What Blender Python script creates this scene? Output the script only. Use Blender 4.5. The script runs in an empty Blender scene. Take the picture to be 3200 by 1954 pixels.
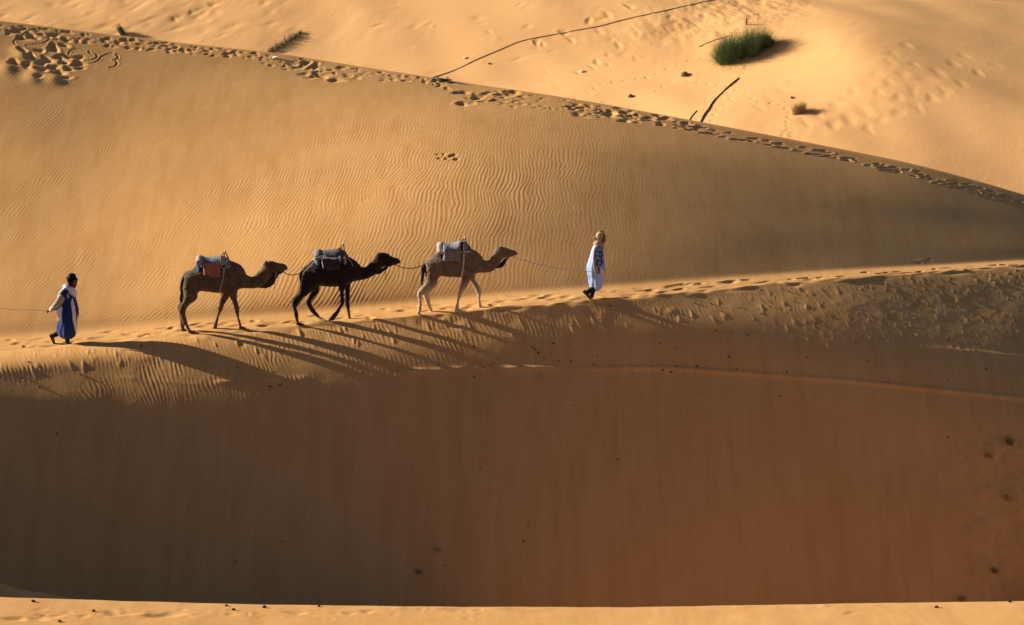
import bpy, bmesh, math, random
import numpy as np
from mathutils import Vector

sc = bpy.context.scene
C = sc.collection
R = math.radians
# ------------------------------------------------------------------ camera, light, exposure
PITCH = R(14); FPX = 9600.0                      # 108 mm lens on 36 mm, photo 3200 px wide
cp, sp = math.cos(PITCH), math.sin(PITCH)
cam_d = bpy.data.cameras.new('camera'); cam = bpy.data.objects.new('camera', cam_d); C.objects.link(cam)
cam_d.sensor_width = 36; cam_d.lens = 108; cam_d.clip_start = 0.1; cam_d.clip_end = 2000
cam.location = (0, 0, 0); cam.rotation_euler = (R(90) - PITCH, 0, 0)
cam_d.dof.use_dof = True; cam_d.dof.focus_distance = 80.5; cam_d.dof.aperture_fstop = 1.8
sc.camera = cam
SUN_EL, SUN_AZ = R(16.5), R(21)                    # from the left and a little behind the caravan
S = Vector((-math.cos(SUN_EL)*math.cos(SUN_AZ), math.cos(SUN_EL)*math.sin(SUN_AZ), math.sin(SUN_EL)))
w = bpy.data.worlds.new('World'); sc.world = w; w.use_nodes = True
nt = w.node_tree; bg = nt.nodes['Background']
sky = nt.nodes.new('ShaderNodeTexSky'); sky.sky_type = 'NISHITA'; sky.sun_disc = False
sky.sun_elevation = SUN_EL; sky.sun_rotation = math.atan2(S.x, S.y)
sky.air_density = 0.25; sky.dust_density = 0.5; sky.ozone_density = 0.0
nt.links.new(sky.outputs[0], bg.inputs[0]); bg.inputs[1].default_value = 0.075
sl = bpy.data.lights.new('sun', 'SUN'); so = bpy.data.objects.new('sun', sl); C.objects.link(so)
sl.energy = 5.0; sl.angle = R(0.5); sl.color = (1.0, 0.90, 0.74)
so.rotation_euler = (-S).to_track_quat('-Z', 'Y').to_euler(); so.location = (-30, 60, 40)
sc.view_settings.view_transform = 'Standard'; sc.view_settings.look = 'None'
sc.view_settings.gamma = 1; sc.view_settings.exposure = 1.08
sc.cycles.max_bounces = 8; sc.cycles.diffuse_bounces = 4

# ------------------------------------------------------------------ helpers
def at(px, row, Y):
    u = (px-1600)/FPX; v = (977-row)/FPX
    dy = cp+v*sp; dz = -sp+v*cp
    return np.stack([u/dy*Y, Y+0*u, dz/dy*Y], -1)
def tag(o, label=None, cat=None, group=None, kind=None):
    if label: o['label'] = label
    if cat: o['category'] = cat
    if group: o['group'] = group
    if kind: o['kind'] = kind
    return o
def empty(name, loc):
    o = bpy.data.objects.new(name, None); C.objects.link(o); o.location = loc
    o.empty_display_size = .2
    bpy.context.view_layer.update()
    return o
def link(name, me, mat, parent=None, loc=None):
    o = bpy.data.objects.new(name, me); C.objects.link(o)
    if mat is not None: me.materials.clear(); me.materials.append(mat)
    if parent is not None: o.parent = parent
    if loc is not None: o.location = loc
    return o
def mesh_from(V, Fq, smooth=True, name='m'):
    me = bpy.data.meshes.new(name); V = np.asarray(V, np.float32)
    if isinstance(Fq, np.ndarray):
        n = Fq.shape[1]; m = Fq.shape[0]
        me.vertices.add(len(V)); me.vertices.foreach_set('co', V.ravel())
        me.loops.add(m*n); me.loops.foreach_set('vertex_index', Fq.astype(np.int32).ravel())
        me.polygons.add(m); me.polygons.foreach_set('loop_start', np.arange(0, m*n, n, dtype=np.int32))
        me.update(calc_edges=True); me.validate()
    else:
        me.from_pydata([tuple(map(float, v)) for v in V], [], Fq); me.update()
    if smooth: me.polygons.foreach_set('use_smooth', np.ones(len(me.polygons), bool))
    return me
def grid_faces(n, m):
    i = np.arange(n*m).reshape(n, m)
    return np.stack([i[:-1,:-1], i[1:,:-1], i[1:,1:], i[:-1,1:]], -1).reshape(-1, 4)

def material(name, base, rough=1.0, bump=None, var=None, spec=.1, sheen=0):
    """bump: list of (scale, strength, distance); var: list of (scale, colour, lo, hi, amount) noise tints"""
    m = bpy.data.materials.new(name); m.use_nodes = True; t = m.node_tree; N = t.nodes; L = t.links
    b = N['Principled BSDF']; b.inputs['Roughness'].default_value = rough
    b.inputs['Specular IOR Level'].default_value = spec
    if sheen: b.inputs['Sheen Weight'].default_value = sheen
    tc = N.new('ShaderNodeTexCoord')
    col = None
    rgb = N.new('ShaderNodeRGB'); rgb.outputs[0].default_value = (*base, 1); col = rgb.outputs[0]
    for (s, c, lo, hi, am) in (var or []):
        no = N.new('ShaderNodeTexNoise'); no.inputs['Scale'].default_value = s if not isinstance(s, tuple) else 1
        no.inputs['Detail'].default_value = 4
        if isinstance(s, tuple):
            mp = N.new('ShaderNodeMapping'); mp.inputs['Scale'].default_value = s
            L.new(tc.outputs['Object'], mp.inputs[0]); L.new(mp.outputs[0], no.inputs[0])
        else: L.new(tc.outputs['Object'], no.inputs[0])
        mr = N.new('ShaderNodeMapRange'); mr.inputs[1].default_value = lo; mr.inputs[2].default_value = hi
        mr.inputs[4].default_value = am
        L.new(no.outputs[0], mr.inputs[0])
        mx = N.new('ShaderNodeMix'); mx.data_type = 'RGBA'
        L.new(mr.outputs[0], mx.inputs[0]); L.new(col, mx.inputs[6]); mx.inputs[7].default_value = (*c, 1)
        col = mx.outputs[2]
    L.new(col, b.inputs['Base Color'])
    prev = None
    for (s, st, d) in (bump or []):
        no = N.new('ShaderNodeTexNoise'); no.inputs['Detail'].default_value = 5
        if isinstance(s, tuple):
            mp = N.new('ShaderNodeMapping'); mp.inputs['Scale'].default_value = s; no.inputs['Scale'].default_value = 1
            L.new(tc.outputs['Object'], mp.inputs[0]); L.new(mp.outputs[0], no.inputs[0])
        else:
            no.inputs['Scale'].default_value = s; L.new(tc.outputs['Object'], no.inputs[0])
        bu = N.new('ShaderNodeBump'); bu.inputs['Strength'].default_value = st; bu.inputs['Distance'].default_value = d
        L.new(no.outputs[0], bu.inputs['Height'])
        if prev: L.new(prev.outputs[0], bu.inputs['Normal'])
        prev = bu
    if prev: L.new(prev.outputs[0], b.inputs['Normal'])
    return m

SAND = (0.655, 0.356, 0.134)
sand = material('sand', SAND, 1.0, bump=[(14, .25, .01), (60, .3, .003)], spec=.03,
                var=[(.35, (.60, .30, .10), .35, .7, .5), (2.2, (.70, .40, .16), .4, .75, .35), ((2.6, .35, .35), (.56, .28, .09), .42, .68, .6), ((9, .6, .6), (.71, .41, .17), .5, .7, .35), (45, (.5, .26, .09), .5, .75, .3)])
sand_far = material('far_sand', (0.70, 0.395, 0.165), 1.0, bump=[(6, .25, .02)], spec=.03,
                    var=[(.2, (.64, .34, .13), .35, .7, .5), ((.5, 2.5, 1), (.74, .44, .2), .45, .75, .35)])

# ------------------------------------------------------------------ noise fields
rng = np.random.default_rng(7)
def fnoise(n, m, fun, cplx=False, seed=0):
    r = np.random.default_rng(seed)
    a = r.standard_normal((n, m)) + (1j*r.standard_normal((n, m)) if cplx else 0)
    A = np.fft.fft2(a); fx = np.fft.fftfreq(n)[:, None]; fy = np.fft.fftfreq(m)[None, :]
    A *= fun(fx, fy); o = np.fft.ifft2(A)
    if not cplx: o = o.real
    return o/np.sqrt((abs(o)**2).mean())
def sample(A, x, y):
    n, m = A.shape; x = x % n; y = y % m
    i = np.floor(x).astype(int); j = np.floor(y).astype(int); f = x-i; g = y-j
    i %= n; j %= m; i1 = (i+1) % n; j1 = (j+1) % m
    return A[i, j]*(1-f)*(1-g)+A[i1, j]*f*(1-g)+A[i, j1]*(1-f)*g+A[i1, j1]*f*g
LOW = fnoise(512, 512, lambda a, b: np.exp(-(a*a+b*b)*(30.)**2), seed=1)     # smooth, feature about 30 cells
MID = fnoise(1024, 1024, lambda a, b: 1/(a*a+b*b+1e-4)**.9, seed=2)
def low(x, y, s, k=0): return sample(LOW, x/s*30+k*37, y/s*30+k*91)
def mid(x, y, s, k=0): return sample(MID, x/s+k*137, y/s+k*291)
# wind ripples: narrow-band complex noise; its phase gives crests of even height with forks where they should be
DX, DL = .0125, .05; WL = .112
RIP = fnoise(2560, 1024, lambda a, b: np.exp(-((a/DX-1/WL)/1.5)**2-((b/DL)/1.1)**2), cplx=True, seed=3)
def ripple(a, b):
    z = sample(RIP, a/DX, b/DL); ph = np.angle(z); A = np.clip(abs(z)/.8, 0, 1)
    return A*(np.cos(ph)+.22*np.cos(2*ph-.6))

# ------------------------------------------------------------------ dune surfaces (smooth spline sheets in world metres)
NEAR_C=np.array([
[84.99,76.80,73.31,72.84,72.52,72.14,71.60,71.06,70.52,69.98,69.44,68.89,68.36,67.83,67.32],
[86.70,76.15,74.38,73.92,73.13,72.58,72.01,71.46,70.91,70.37,69.80,69.24,68.72,68.18,67.66],
[87.15,75.83,74.93,74.35,73.71,73.04,72.47,71.90,71.35,70.80,70.20,69.62,69.08,68.55,68.00],
[84.34,76.35,75.73,74.84,74.28,73.57,72.92,72.32,71.72,71.16,70.56,69.96,69.39,68.84,68.30],
[80.54,77.16,76.31,75.43,74.76,74.14,73.48,72.84,72.22,71.59,70.95,70.34,69.77,69.16,68.58],
[78.47,77.65,76.50,75.75,75.03,74.40,73.77,73.15,72.53,71.92,71.25,70.64,70.06,69.48,68.88],
[77.79,77.74,76.80,76.10,75.45,74.76,74.09,73.43,72.79,72.16,71.52,70.90,70.29,69.68,69.09],
[78.53,77.70,77.05,76.37,75.65,74.99,74.33,73.66,73.00,72.34,71.69,71.05,70.43,69.80,69.19],
[80.58,78.86,77.34,76.67,75.99,75.27,74.55,73.86,73.19,72.50,71.83,71.17,70.53,69.88,69.25],
[83.30,81.05,78.96,77.28,76.36,75.66,74.94,74.19,73.45,72.73,72.03,71.33,70.65,69.97,69.31],
[87.78,83.96,81.68,79.40,77.43,76.14,75.21,74.51,73.69,72.92,72.19,71.48,70.78,70.09,69.39],
[93.75,87.92,84.48,82.26,80.07,77.98,76.18,74.80,73.73,73.04,72.33,71.61,70.90,70.19,69.49],
[100.17,93.13,88.10,85.39,83.00,80.89,78.76,76.65,74.59,73.30,72.54,71.78,71.03,70.31,69.60],
[106.72,99.23,92.57,88.45,85.77,83.59,81.29,78.68,75.92,73.82,72.73,71.98,71.24,70.49,69.72],
])
MAIN_C=np.array([
[75.51,78.99,82.16,85.60,89.11,91.98,94.53,97.96,102.39],
[76.32,78.83,81.66,85.27,88.71,91.39,93.91,97.52,102.10],
[77.25,78.72,81.34,85.11,88.14,90.71,93.53,97.41,101.88],
[78.26,78.47,81.16,85.06,87.42,90.03,93.47,97.69,101.72],
[78.50,78.29,81.87,84.28,86.47,89.78,93.29,97.38,101.44],
[78.58,78.66,80.16,82.49,85.57,88.71,92.53,97.28,101.02],
[78.17,78.73,80.14,81.59,83.79,86.69,90.29,96.21,100.17],
[77.95,78.90,80.30,82.08,84.08,86.52,89.50,94.72,98.70],
[78.84,80.18,81.61,83.24,85.24,87.50,90.06,93.54,96.91],
[80.95,82.35,83.89,85.44,87.20,88.92,91.16,93.53,95.52],
[84.37,85.53,86.56,87.90,89.19,90.41,91.74,92.64,95.19],
[88.50,89.76,90.36,90.64,91.02,91.57,92.09,93.07,97.26],
[94.69,94.91,94.08,96.00,96.27,97.33,98.28,99.50,102.11],
[102.24,100.98,97.76,100.16,102.27,104.23,105.84,107.09,108.01],
])
FAR_C=np.array([
[141.77,141.91,142.16,142.43,142.75,143.20,143.81],
[139.01,139.32,139.83,140.36,140.94,141.54,142.28],
[136.21,136.81,137.49,138.27,139.09,139.88,140.69],
[133.21,134.33,135.39,136.39,137.25,138.12,138.92],
[129.78,131.37,132.51,133.71,134.82,135.97,136.85],
[125.85,128.28,129.81,131.06,132.19,133.50,134.61],
[121.39,124.24,126.47,127.77,129.48,130.86,132.81],
[116.77,119.55,122.73,124.58,126.14,127.95,132.14],
[112.49,114.14,116.62,122.17,123.22,126.90,132.99],
[108.84,110.54,113.00,114.58,118.61,128.46,134.89],
[105.44,107.71,110.36,112.78,118.75,129.05,136.50],
[101.89,104.49,107.42,110.40,117.95,127.82,137.18],
[98.34,101.31,104.49,108.77,117.07,126.87,137.24],
[94.77,98.12,101.81,107.50,116.03,126.06,137.05],
])

X0, X1 = -800., 4000.
def bas(t, n):
    u = np.clip(t, 0, 1)*(n-3); i = np.minimum(u.astype(int), n-4); f = u-i
    B = np.zeros(t.shape+(n,))
    b = [(1-f)**3/6, (3*f**3-6*f**2+4)/6, (-3*f**3+3*f**2+3*f+1)/6, f**3/6]
    for k in range(4): np.put_along_axis(B, (i+k)[..., None], b[k][..., None], -1)
    return B
def spl(c, px, tau):
    return np.einsum('...i,...j,ij->...', bas((px-X0)/(X1-X0), c.shape[0]), bas(tau, c.shape[1]), c, optimize=True)
def sint(x, xs, ys, wd=110):
    o = np.linspace(-2*wd, 2*wd, 23); g = np.exp(-(o/wd)**2); g /= g.sum()
    return sum(gi*np.interp(x+oi, xs, ys) for oi, gi in zip(o, g))
A_x=[-800,0,390,558,935,1299,1610,1870,2208,2442,2636,3200,4000]
A_r=[1150,1096,1065,1043,1019,987,957,938,909,887,867,831,800]
B_x=[-800,0,325,831,1351,1818,2208,2468,2857,3200,4000]
B_r=[0,69,110,166,244,316,390,441,519,610,860]
rA = lambda x: sint(x, A_x, A_r)
rB = lambda x: sint(x, B_x, B_r)
YA = lambda x: 77.6+16*np.clip((x-1500)/2500, 0, 2)**2
def pathrow(x):
    a = at(x, rA(x), YA(x)); y = a[..., 1]+.55+.75/(1+np.exp((x-2500)/170)); z = a[..., 2]+.03
    f = y*cp-z*sp; return 977-(y*sp+z*cp)/f*FPX
def cols(step):
    inn = np.arange(-60, 3261, step)
    def out(n, far): t = np.linspace(0, 1, n+1)[1:]; return 60*(t**1)+far*t**2.2
    return np.concatenate([(-60-out(70, 3200))[::-1], inn, 3260+out(70, 3200)])

class Sheet:
    """px: columns, row: nominal photo row (only used to look places up), P: points [col, line, 3], L: metres along the column"""
    def __init__(s, px, row, P, l0=0):
        s.px, s.row, s.P = px, row, P
        d = np.linalg.norm(np.diff(P, axis=1), axis=-1)
        s.L = np.concatenate([np.zeros((len(px), 1)), np.cumsum(d, 1)], 1); s.L -= s.L[:, l0:l0+1]
        s.X = P[..., 0].copy(); s.h = np.zeros(P.shape[:2])
        du = np.gradient(P, axis=0); dv = np.gradient(P, axis=1)
        n = np.cross(du, dv); n /= np.linalg.norm(n, axis=-1, keepdims=True)+1e-9; n *= np.sign(n[..., 2:3]+1e-9)
        s.N = n
    def find(s, px, row):
        i = int(np.clip(np.searchsorted(s.px, px), 1, len(s.px)-1)); r = s.row[i]
        j = int(np.argmin(abs(r-row)+1e-4*np.arange(len(r))))
        return i, j
    def pt(s, px, row, up=0):
        i, j = s.find(px, row); i0 = i-1; f = (px-s.px[i0])/(s.px[i]-s.px[i0])
        r = s.row[i]; j = min(max(j, 1), len(r)-2)
        k = j if abs(r[j+1]-row) < abs(r[j-1]-row) else j-1
        g = (row-r[k])/(r[k+1]-r[k]) if abs(r[k+1]-r[k]) > 1e-6 else 0; g = min(max(g, 0), 1)
        Q = s.P+0 if False else None
        def q(a, b): return s.P[a, b]+s.N[a, b]*(s.h[a, b]+up)
        p = (q(i0, k)*(1-f)+q(i, k)*f)*(1-g)+(q(i0, k+1)*(1-f)+q(i, k+1)*f)*g
        return Vector(p)
    def stamp(s, px, row, a, b, fun, ang=0, reach=2.6):
        i, j = s.find(px, row); return s.stampij(i, j, a, b, fun, ang, reach)
    def stampij(s, i, j, a, b, fun, ang=0, reach=2.6):
        x0, l0 = s.X[i, j], s.L[i, j]; m = max(a, b)*reach
        ia = np.searchsorted(s.X[:, j], x0-m); ib = np.searchsorted(s.X[:, j], x0+m)
        ja = np.searchsorted(s.L[i], l0-m); jb = np.searchsorted(s.L[i], l0+m)
        if ib <= ia or jb <= ja: return
        sl = (slice(ia, ib), slice(ja, jb)); x = s.X[sl]-x0; l = s.L[sl]-l0
        ca, sa = math.cos(ang), math.sin(ang)
        s.h[sl] += fun((x*ca+l*sa)/a, (-x*sa+l*ca)/b)
    def groove(s, pts, wd, dep, rim=.5):
        """a line drawn in the sand through photo points"""
        ij = [s.find(*p) for p in pts]; q = [(s.X[i, j], s.L[i, j]) for i, j in ij]
        xs = [a for a, b in q]; ls = [b for a, b in q]; m = wd*4
        i0, j0 = ij[len(ij)//2]
        ia = np.searchsorted(s.X[:, j0], min(xs)-m); ib = np.searchsorted(s.X[:, j0], max(xs)+m)
        ja = max(0, min(j for i, j in ij)-25); jb = max(j for i, j in ij)+25
        sl = (slice(ia, ib), slice(ja, jb)); x = s.X[sl]; l = s.L[sl]; D = np.full(x.shape, 1e9)
        for (ax, al), (bx, bl) in zip(q[:-1], q[1:]):
            vx, vl = bx-ax, bl-al; t = np.clip(((x-ax)*vx+(l-al)*vl)/(vx*vx+vl*vl+1e-9), 0, 1)
            D = np.minimum(D, np.hypot(x-ax-t*vx, l-al-t*vl))
        s.h[sl] += -dep*np.exp(-(D/wd)**2)+dep*rim*np.exp(-((D-1.7*wd)/(.6*wd))**2)
    def build(s, name, mat, l):
        V = (s.P+s.N*s.h[..., None]).reshape(-1, 3)
        o = link(name, mesh_from(V, grid_faces(*s.P.shape[:2]), name=name), mat)
        tag(o, l, kind='structure'); return o
def foot(d, rim=.4):
    p1, p2, q1, q2 = random.random()*6.3, random.random()*6.3, random.random()*.3, random.random()*.22
    ox, oy = random.random()*.5-.25, random.random()*.5-.25
    def f(x, y):
        th = np.arctan2(y, x); r = np.sqrt(x*x+y*y)*(1+q1*np.sin(2*th+p1)+q2*np.sin(3*th+p2)); r2 = np.hypot(x-ox, y-oy)
        return -d*np.exp(-r**2.4)*(1+.25*(x*ox+y*oy))+d*rim*.6*np.exp(-((r-1.45)/.5)**2)*(.5+.5*np.cos(th-p1))
    return f
def bumpf(d): return lambda x, y: d*np.exp(-(x*x+y*y))

# ---- the dune with the caravan: near slope, path on its crest, hollow, big rippled face, second crest, back slope
px = cols(2.5); pxc = px[:, None]
tn = np.linspace(1, 0, 285)[None, :]
rowN = rA(pxc)+(2020-rA(pxc))*tn; PN = at(pxc+0*rowN, rowN, spl(NEAR_C, pxc+0*rowN, tn+0*rowN))
nb = 14; d = (np.arange(nb, 0, -1)*.6)[None, :, None]                       # the foot of the slope, out of sight
k0 = PN[:, :1]-PN[:, 6:7]; k0 = k0/np.maximum(1e-6, -k0[..., 1:2])*1.0
P0 = PN[:, :1]+np.concatenate([0*d+0*PN[:, :1, :1], -d+0*PN[:, :1, :1], -np.abs(k0[..., 2:3])*7*(1-np.exp(-d/7))], -1)
tm = np.linspace(0, 1, 401)[1:]; tm = (tm-.12*np.sin(tm*math.pi*1)*0)[None, :]
pr = pathrow(pxc); rowM = pr+(rB(pxc)-pr)*tm; PM = at(pxc+0*rowM, rowM, spl(MAIN_C, pxc+0*rowM, tm+0*rowM))
pa = PN[:, -1:]; pb = at(pxc, pr, YA(pxc)+1.3); tp = (np.arange(1, 45)/44.)[None, :, None]
pb = at(pxc, pr, spl(MAIN_C, pxc, 0*pxc)); PP = pa+(pb-pa)*tp
k1 = (PM[:, -1:]-PM[:, -8:-7]); k1 = k1[..., 2:3]/k1[..., 1:2]
nd = 40; db = (np.arange(1, nd+1)**1.6*.035)[None, :, None]                  # back slope, out of sight
kb = -.55
rw = np.interp(px, [-3000, 1400, 2300, 3200, 6000], [.45, .5, 1.5, 2.0, 2.0])[:, None, None]
zb = np.where(db < rw, k1*db+(kb-k1)*db*db/(2*rw), k1*rw+(kb-k1)*rw/2+kb*(db-rw))
zb = np.maximum(zb, -3.5)
PB = PM[:, -1:]+np.concatenate([0*zb, db+0*zb, zb], -1)
rowA = np.concatenate([2020+np.arange(nb, 0, -1)*30+0*pxc, rowN, rA(pxc)+(pr-rA(pxc))*tp[..., 0], rowM, rB(pxc)-np.arange(1, nd+1)[None]*0-1e3], 1)
PA = np.concatenate([P0, PN, PP, PM, PB], 1); jA = nb+284; jP = jA+44; jB = jP+400
# soften the fold where the path meets the hollow, and the crest itself a little
for it in range(60):
    PA[:, jP-26:jP+14] = .5*PA[:, jP-26:jP+14]+.25*(PA[:, jP-27:jP+13]+PA[:, jP-25:jP+15])
D = Sheet(px, rowA, PA, jA)
X, L, J = D.X, D.L, np.arange(PA.shape[1])[None, :]
ROW = D.row; PXX = px[:, None]+0*ROW
sm = lambda a, lo, hi: (lambda t: t*t*(3-2*t))(np.clip((a-lo)/(hi-lo), 0, 1))
inview = sm(PXX, -700, -60)*(1-sm(PXX, 3260, 3900))
# broad undulation
D.h += .006*low(X, L, 3.5, 1)*sm(abs(L), .3, 3)*inview*(1-.85*sm(PXX, 1500, 2100)*(L > 0))+.0006*low(X, L, .6, 2)*sm(L, 1.0, 2)*(1-.8*sm(PXX, 1500, 2100))
# ripples on the big face
mM = (J > jP-6)*(J < jB+5)
dirw = -1.15*(1-sm(PXX, 300, 1500))+.12*sm(PXX, 1300, 2300)                # lean of the crests
rdist = (ROW-rB(PXX))
lean = np.interp(px, [-3300, 200, 700, 1100, 1500, 2100, 6500], [-.42, -.42, -.33, -.17, -.09, .0, .05])
cl = np.concatenate([[0], np.cumsum(.5*(lean[1:]+lean[:-1])*np.diff(px)/108.)])
def rip_coord(X, L, k=0):
    a = X-lean[:, None]*(-1)*0*X
    a = X+lean[:, None]*(L-5)*1.0
    return a+.06*low(X, L, 2.2, 5+k)+.012*low(X, L, .6, 6+k), L
a, b = rip_coord(X, L)
curl = np.exp(-np.clip(L-1.3, 0, 9)/1.1)*.35                               # bend at the foot of the face
a = a+curl*np.clip(2.6-L, 0, 3)*.5
rp = ripple(a, b)
bot = pr+0*ROW
amp = sm(rdist, 60, 330)*(1-sm(PXX+.9*(ROW-600)*(ROW > 600), 1750, 2350))
amp *= .55+.45*np.clip(low(X, L, 5, 9)*.6+.7, 0, 1.3)
amp *= 1-.85*sm(PXX, 1050, 1250)*(1-sm(PXX, 1380, 1900))*sm(ROW, 850, 900)*(1-.0*sm(ROW, 940, 960))
amp *= 1-.95*sm(PXX-1.2*(760-ROW), 1430, 1640)
amp *= 1-.6*np.exp(-((PXX-620-1.0*(480-ROW))/140)**2)*sm(900-ROW, 0, 250)  # smoother diagonal swell
amp *= .82+.5*np.exp(-((PXX-1150)/600)**2)*sm(ROW, 380, 700)
amp *= sm(L, 1.2, 1.65)
D.h += mM*.0018*rp*np.clip(amp, 0, 1.6)
# faint ripples over the rest of the face
D.h += mM*.0011*rp*inview*(1-sm(PXX+.5*(ROW-500), 1700, 2300))*sm(L, 1.2, 1.65)
# ripples on the slope below the path, in patches
mN = (J < jA-1)
a2 = X+.30*L+.035*low(X, L, 1.4, 15)+.012*low(X, L, .5, 16)
rp2 = ripple(a2*1.02+7, L+5)
pn = np.clip(low(X, L, 1.3, 17)*.5+1.1, .5, 1)*np.clip(mid(X, L, .02, 3)*.35+.9, 0, 1.3)
below = ROW-rA(PXX)
edge = np.interp(PXX, [-800, 0, 400, 800, 1100, 1500, 1900, 2200, 2600, 3200, 4000], [110, 110, 190, 215, 170, 150, 120, 75, 150, 230, 230])
m2 = (1-sm(below/edge-.25*low(X, L, 1.5, 18), .6, 1.1))*(1-sm(below/edge, 1.3, 1.6))*sm(below, 4, 25)*np.interp(PXX, [-800, 1700, 2300, 2700, 4000], [1, 1, .35, .5, .5])
D.h += mN*.0026*rp2*m2*pn
# a terrace line across the slope
line2 = np.interp(PXX, [-800, 0, 600, 1100, 1500, 2100, 2600, 3200, 4000], [1150, 1150, 1200, 1172, 1150, 1152, 1185, 1247, 1330])
tr = np.interp(PXX, [-800, 200, 700, 1200, 1700, 2500, 3200, 4000], [0, 0, .3, .8, 1, .8, 1.3, 1.3])
D.h += mN*tr*.040*np.exp(-((ROW-line2)/7)**2)*np.maximum(np.clip(.6+.8*low(X, L*0, .8, 19), 0, 1.6)*(1-sm(PXX, 1700, 1950)), sm(PXX, 1700, 1950)*.9)
D.h += mN*.0035*rp2*np.exp(-((ROW-line2-9)/14)**2)*sm(PXX, 500, 900)*(1-sm(PXX, 2000, 2200))*1.5*np.clip(low(X, 0*L, .6, 21)+.6, 0, 1)
l3 = np.interp(PXX, [2700, 2950, 3200, 4000], [1070, 1092, 1118, 1180])
D.h += mN*.020*np.exp(-((ROW-l3)/7)**2)*sm(PXX, 2850, 3050)
# small slides and runnels down the slope
D.h += mN*.0022*sample(MID, X*14+300, L*1.2+50)*sm(below, 5, 60)*inview*(.12+2.8*sm(below, 420, 600))
D.h += mN*.004*sample(LOW, X*26+100, L*3+50)*sm(below, 450, 700)*inview
D.h += mN*.0016*mid(X, L, .03, 8)*(1-sm(below/edge, .8, 1.4))*sm(below, 0, 20)*inview
D.h += mN*sm(PXX, 2200, 3000)*(1-sm(below, 200, 330))*.0018*mid(X+.35*L, L*.4, .02, 9)*sm(below, 6, 40)
# rough corner low on the right
rc = sm(PXX, 2900, 3080)*sm(ROW, 1330, 1400)*(1-sm(ROW, 1900, 2000)); rc = rc*(1-sm(PXX, 3300, 3500))
D.h += mN*rc*(.016*mid(X, L*.7, .03, 11)+.010*mid(X, L, .015, 12))
# soft dark hollow behind the crest at right
random.seed(5)
def gt(a, b): return a+(b-a)*random.random()
# ---- footprints on the path
x = -60.0
jj = lambda d: jA+int(round(d/1.3*44))
while x < 3300:
    big = x < 2400
    dens = 1 if x < 2300 else .75
    if random.random() < dens:
        i = int(np.searchsorted(px, x)); dd = gt(.18, 1.0) if big else gt(.1, .7)
        wdt = gt(.1, .26) if big else gt(.08, .16)
        D.stampij(i, jj(dd), wdt, gt(.06, .11), foot(gt(.018, .045), .5), gt(-.5, .5))
    x += gt(14, 50)
x = -60.0
while x < 3300:                                                              # the edge, broken by hooves
    i = int(np.searchsorted(px, x))
    D.stampij(i, jA+random.randint(-2, 3), gt(.12, .4), gt(.05, .12), bumpf(gt(-.035, .03)), 0)
    if random.random() < .35 and x < 2300:
        D.stampij(i, jA-random.randint(4, 14), gt(.06, .2), gt(.1, .25), bumpf(gt(-.015, .012)), gt(-.5, .5))
    x += gt(12, 40)
def prints(n, xr, below_fn, size, dep, sheet=D, rowfn=rB, ang=(-.3, .3), rim=.4):
    for _ in range(n):
        x = gt(*xr); r = float(rowfn(np.array([x]))[0])+below_fn(x)
        s_ = gt(*size)*.85; sheet.stamp(x, r, s_, s_*gt(.6, 1.1), foot(gt(*dep), rim), gt(*ang))
# ---- footprints along the second crest
wide = lambda x: float(np.interp(x, [0, 300, 700, 1000, 1350, 1500, 1800, 2100, 2400, 3200], [40, 34, 22, 52, 18, 52, 40, 26, 16, 14]))
prints(120, (-40, 560), lambda x: 3+gt(0, 1)**1.2*wide(x), (.07, .14), (.012, .032))
prints(125, (560, 1350), lambda x: 3+gt(0, 1)**1.2*wide(x), (.07, .13), (.013, .03))
prints(140, (1350, 2200), lambda x: 4+gt(0, 1)*wide(x), (.08, .15), (.014, .036))
for x in np.arange(2150, 3230, 21):
    for o in (12, 24):
        if random.random() < .75:
            xx = x+gt(-9, 9); D.stamp(xx, float(rB(np.array([xx]))[0])+o+gt(-4, 4)+(x-2150)*.006, gt(.1, .16), gt(.07, .11), foot(gt(.02, .04), .6), gt(-.2, .2))
for cx, cy, n, sx, sy in ((950, 205, 8, 45, 12), (1030, 240, 10, 90, 14), (1530, 305, 22, 100, 22), (1870, 352, 16, 95, 16), (2000, 370, 8, 90, 12), (130, 105, 9, 90, 16)):
    for _ in range(n):
        D.stamp(cx+gt(-1, 1)*sx, cy+gt(-1, 1)*sy, gt(.12, .19), gt(.14, .24), foot(gt(.022, .042), .4), gt(-.4, .4))
# ---- dug-up patch and lines drawn in the sand at upper left
for (x, r, a_, b_, dp) in ((70,158,.30,.28,.16),(95,172,.26,.26,.15),(125,160,.26,.24,.12),(165,147,.34,.28,.15),(200,142,.24,.26,.14),(170,158,.3,.26,.14),
    (150,188,.32,.3,.16),(185,180,.3,.26,.14),(212,178,.28,.3,.15),(245,182,.34,.26,.15),(45,198,.36,.3,.16),(82,205,.34,.26,.14),(130,198,.3,.3,.16),
    (163,210,.3,.3,.15),(200,195,.3,.28,.15),(245,200,.42,.28,.17),(130,218,.36,.32,.19),(185,226,.4,.34,.19),(215,215,.34,.26,.14),(250,215,.3,.22,.1),
    (120,242,.3,.22,.09),(205,243,.36,.2,.12)):
    D.stamp(x, r, a_*.44, b_*.66, foot(dp*.42, .4), .45)
for (x, r, a_, b_, h_) in ((20,218,.5,.5,.13),(100,245,.45,.4,.12),(165,252,.5,.4,.13),(60,165,.4,.4,.08),(70,180,.3,.3,.08),(110,225,.3,.3,.06)):
    D.stamp(x, r, a_*.6, b_*1.1, bumpf(h_*.55), .4)
D.groove([(50,142),(43,135),(42,128),(55,121),(75,119),(100,118),(122,118)], .03, .013)
D.groove([(80,143),(100,139),(128,136),(145,131),(152,124),(156,120)], .035, .016)
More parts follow.
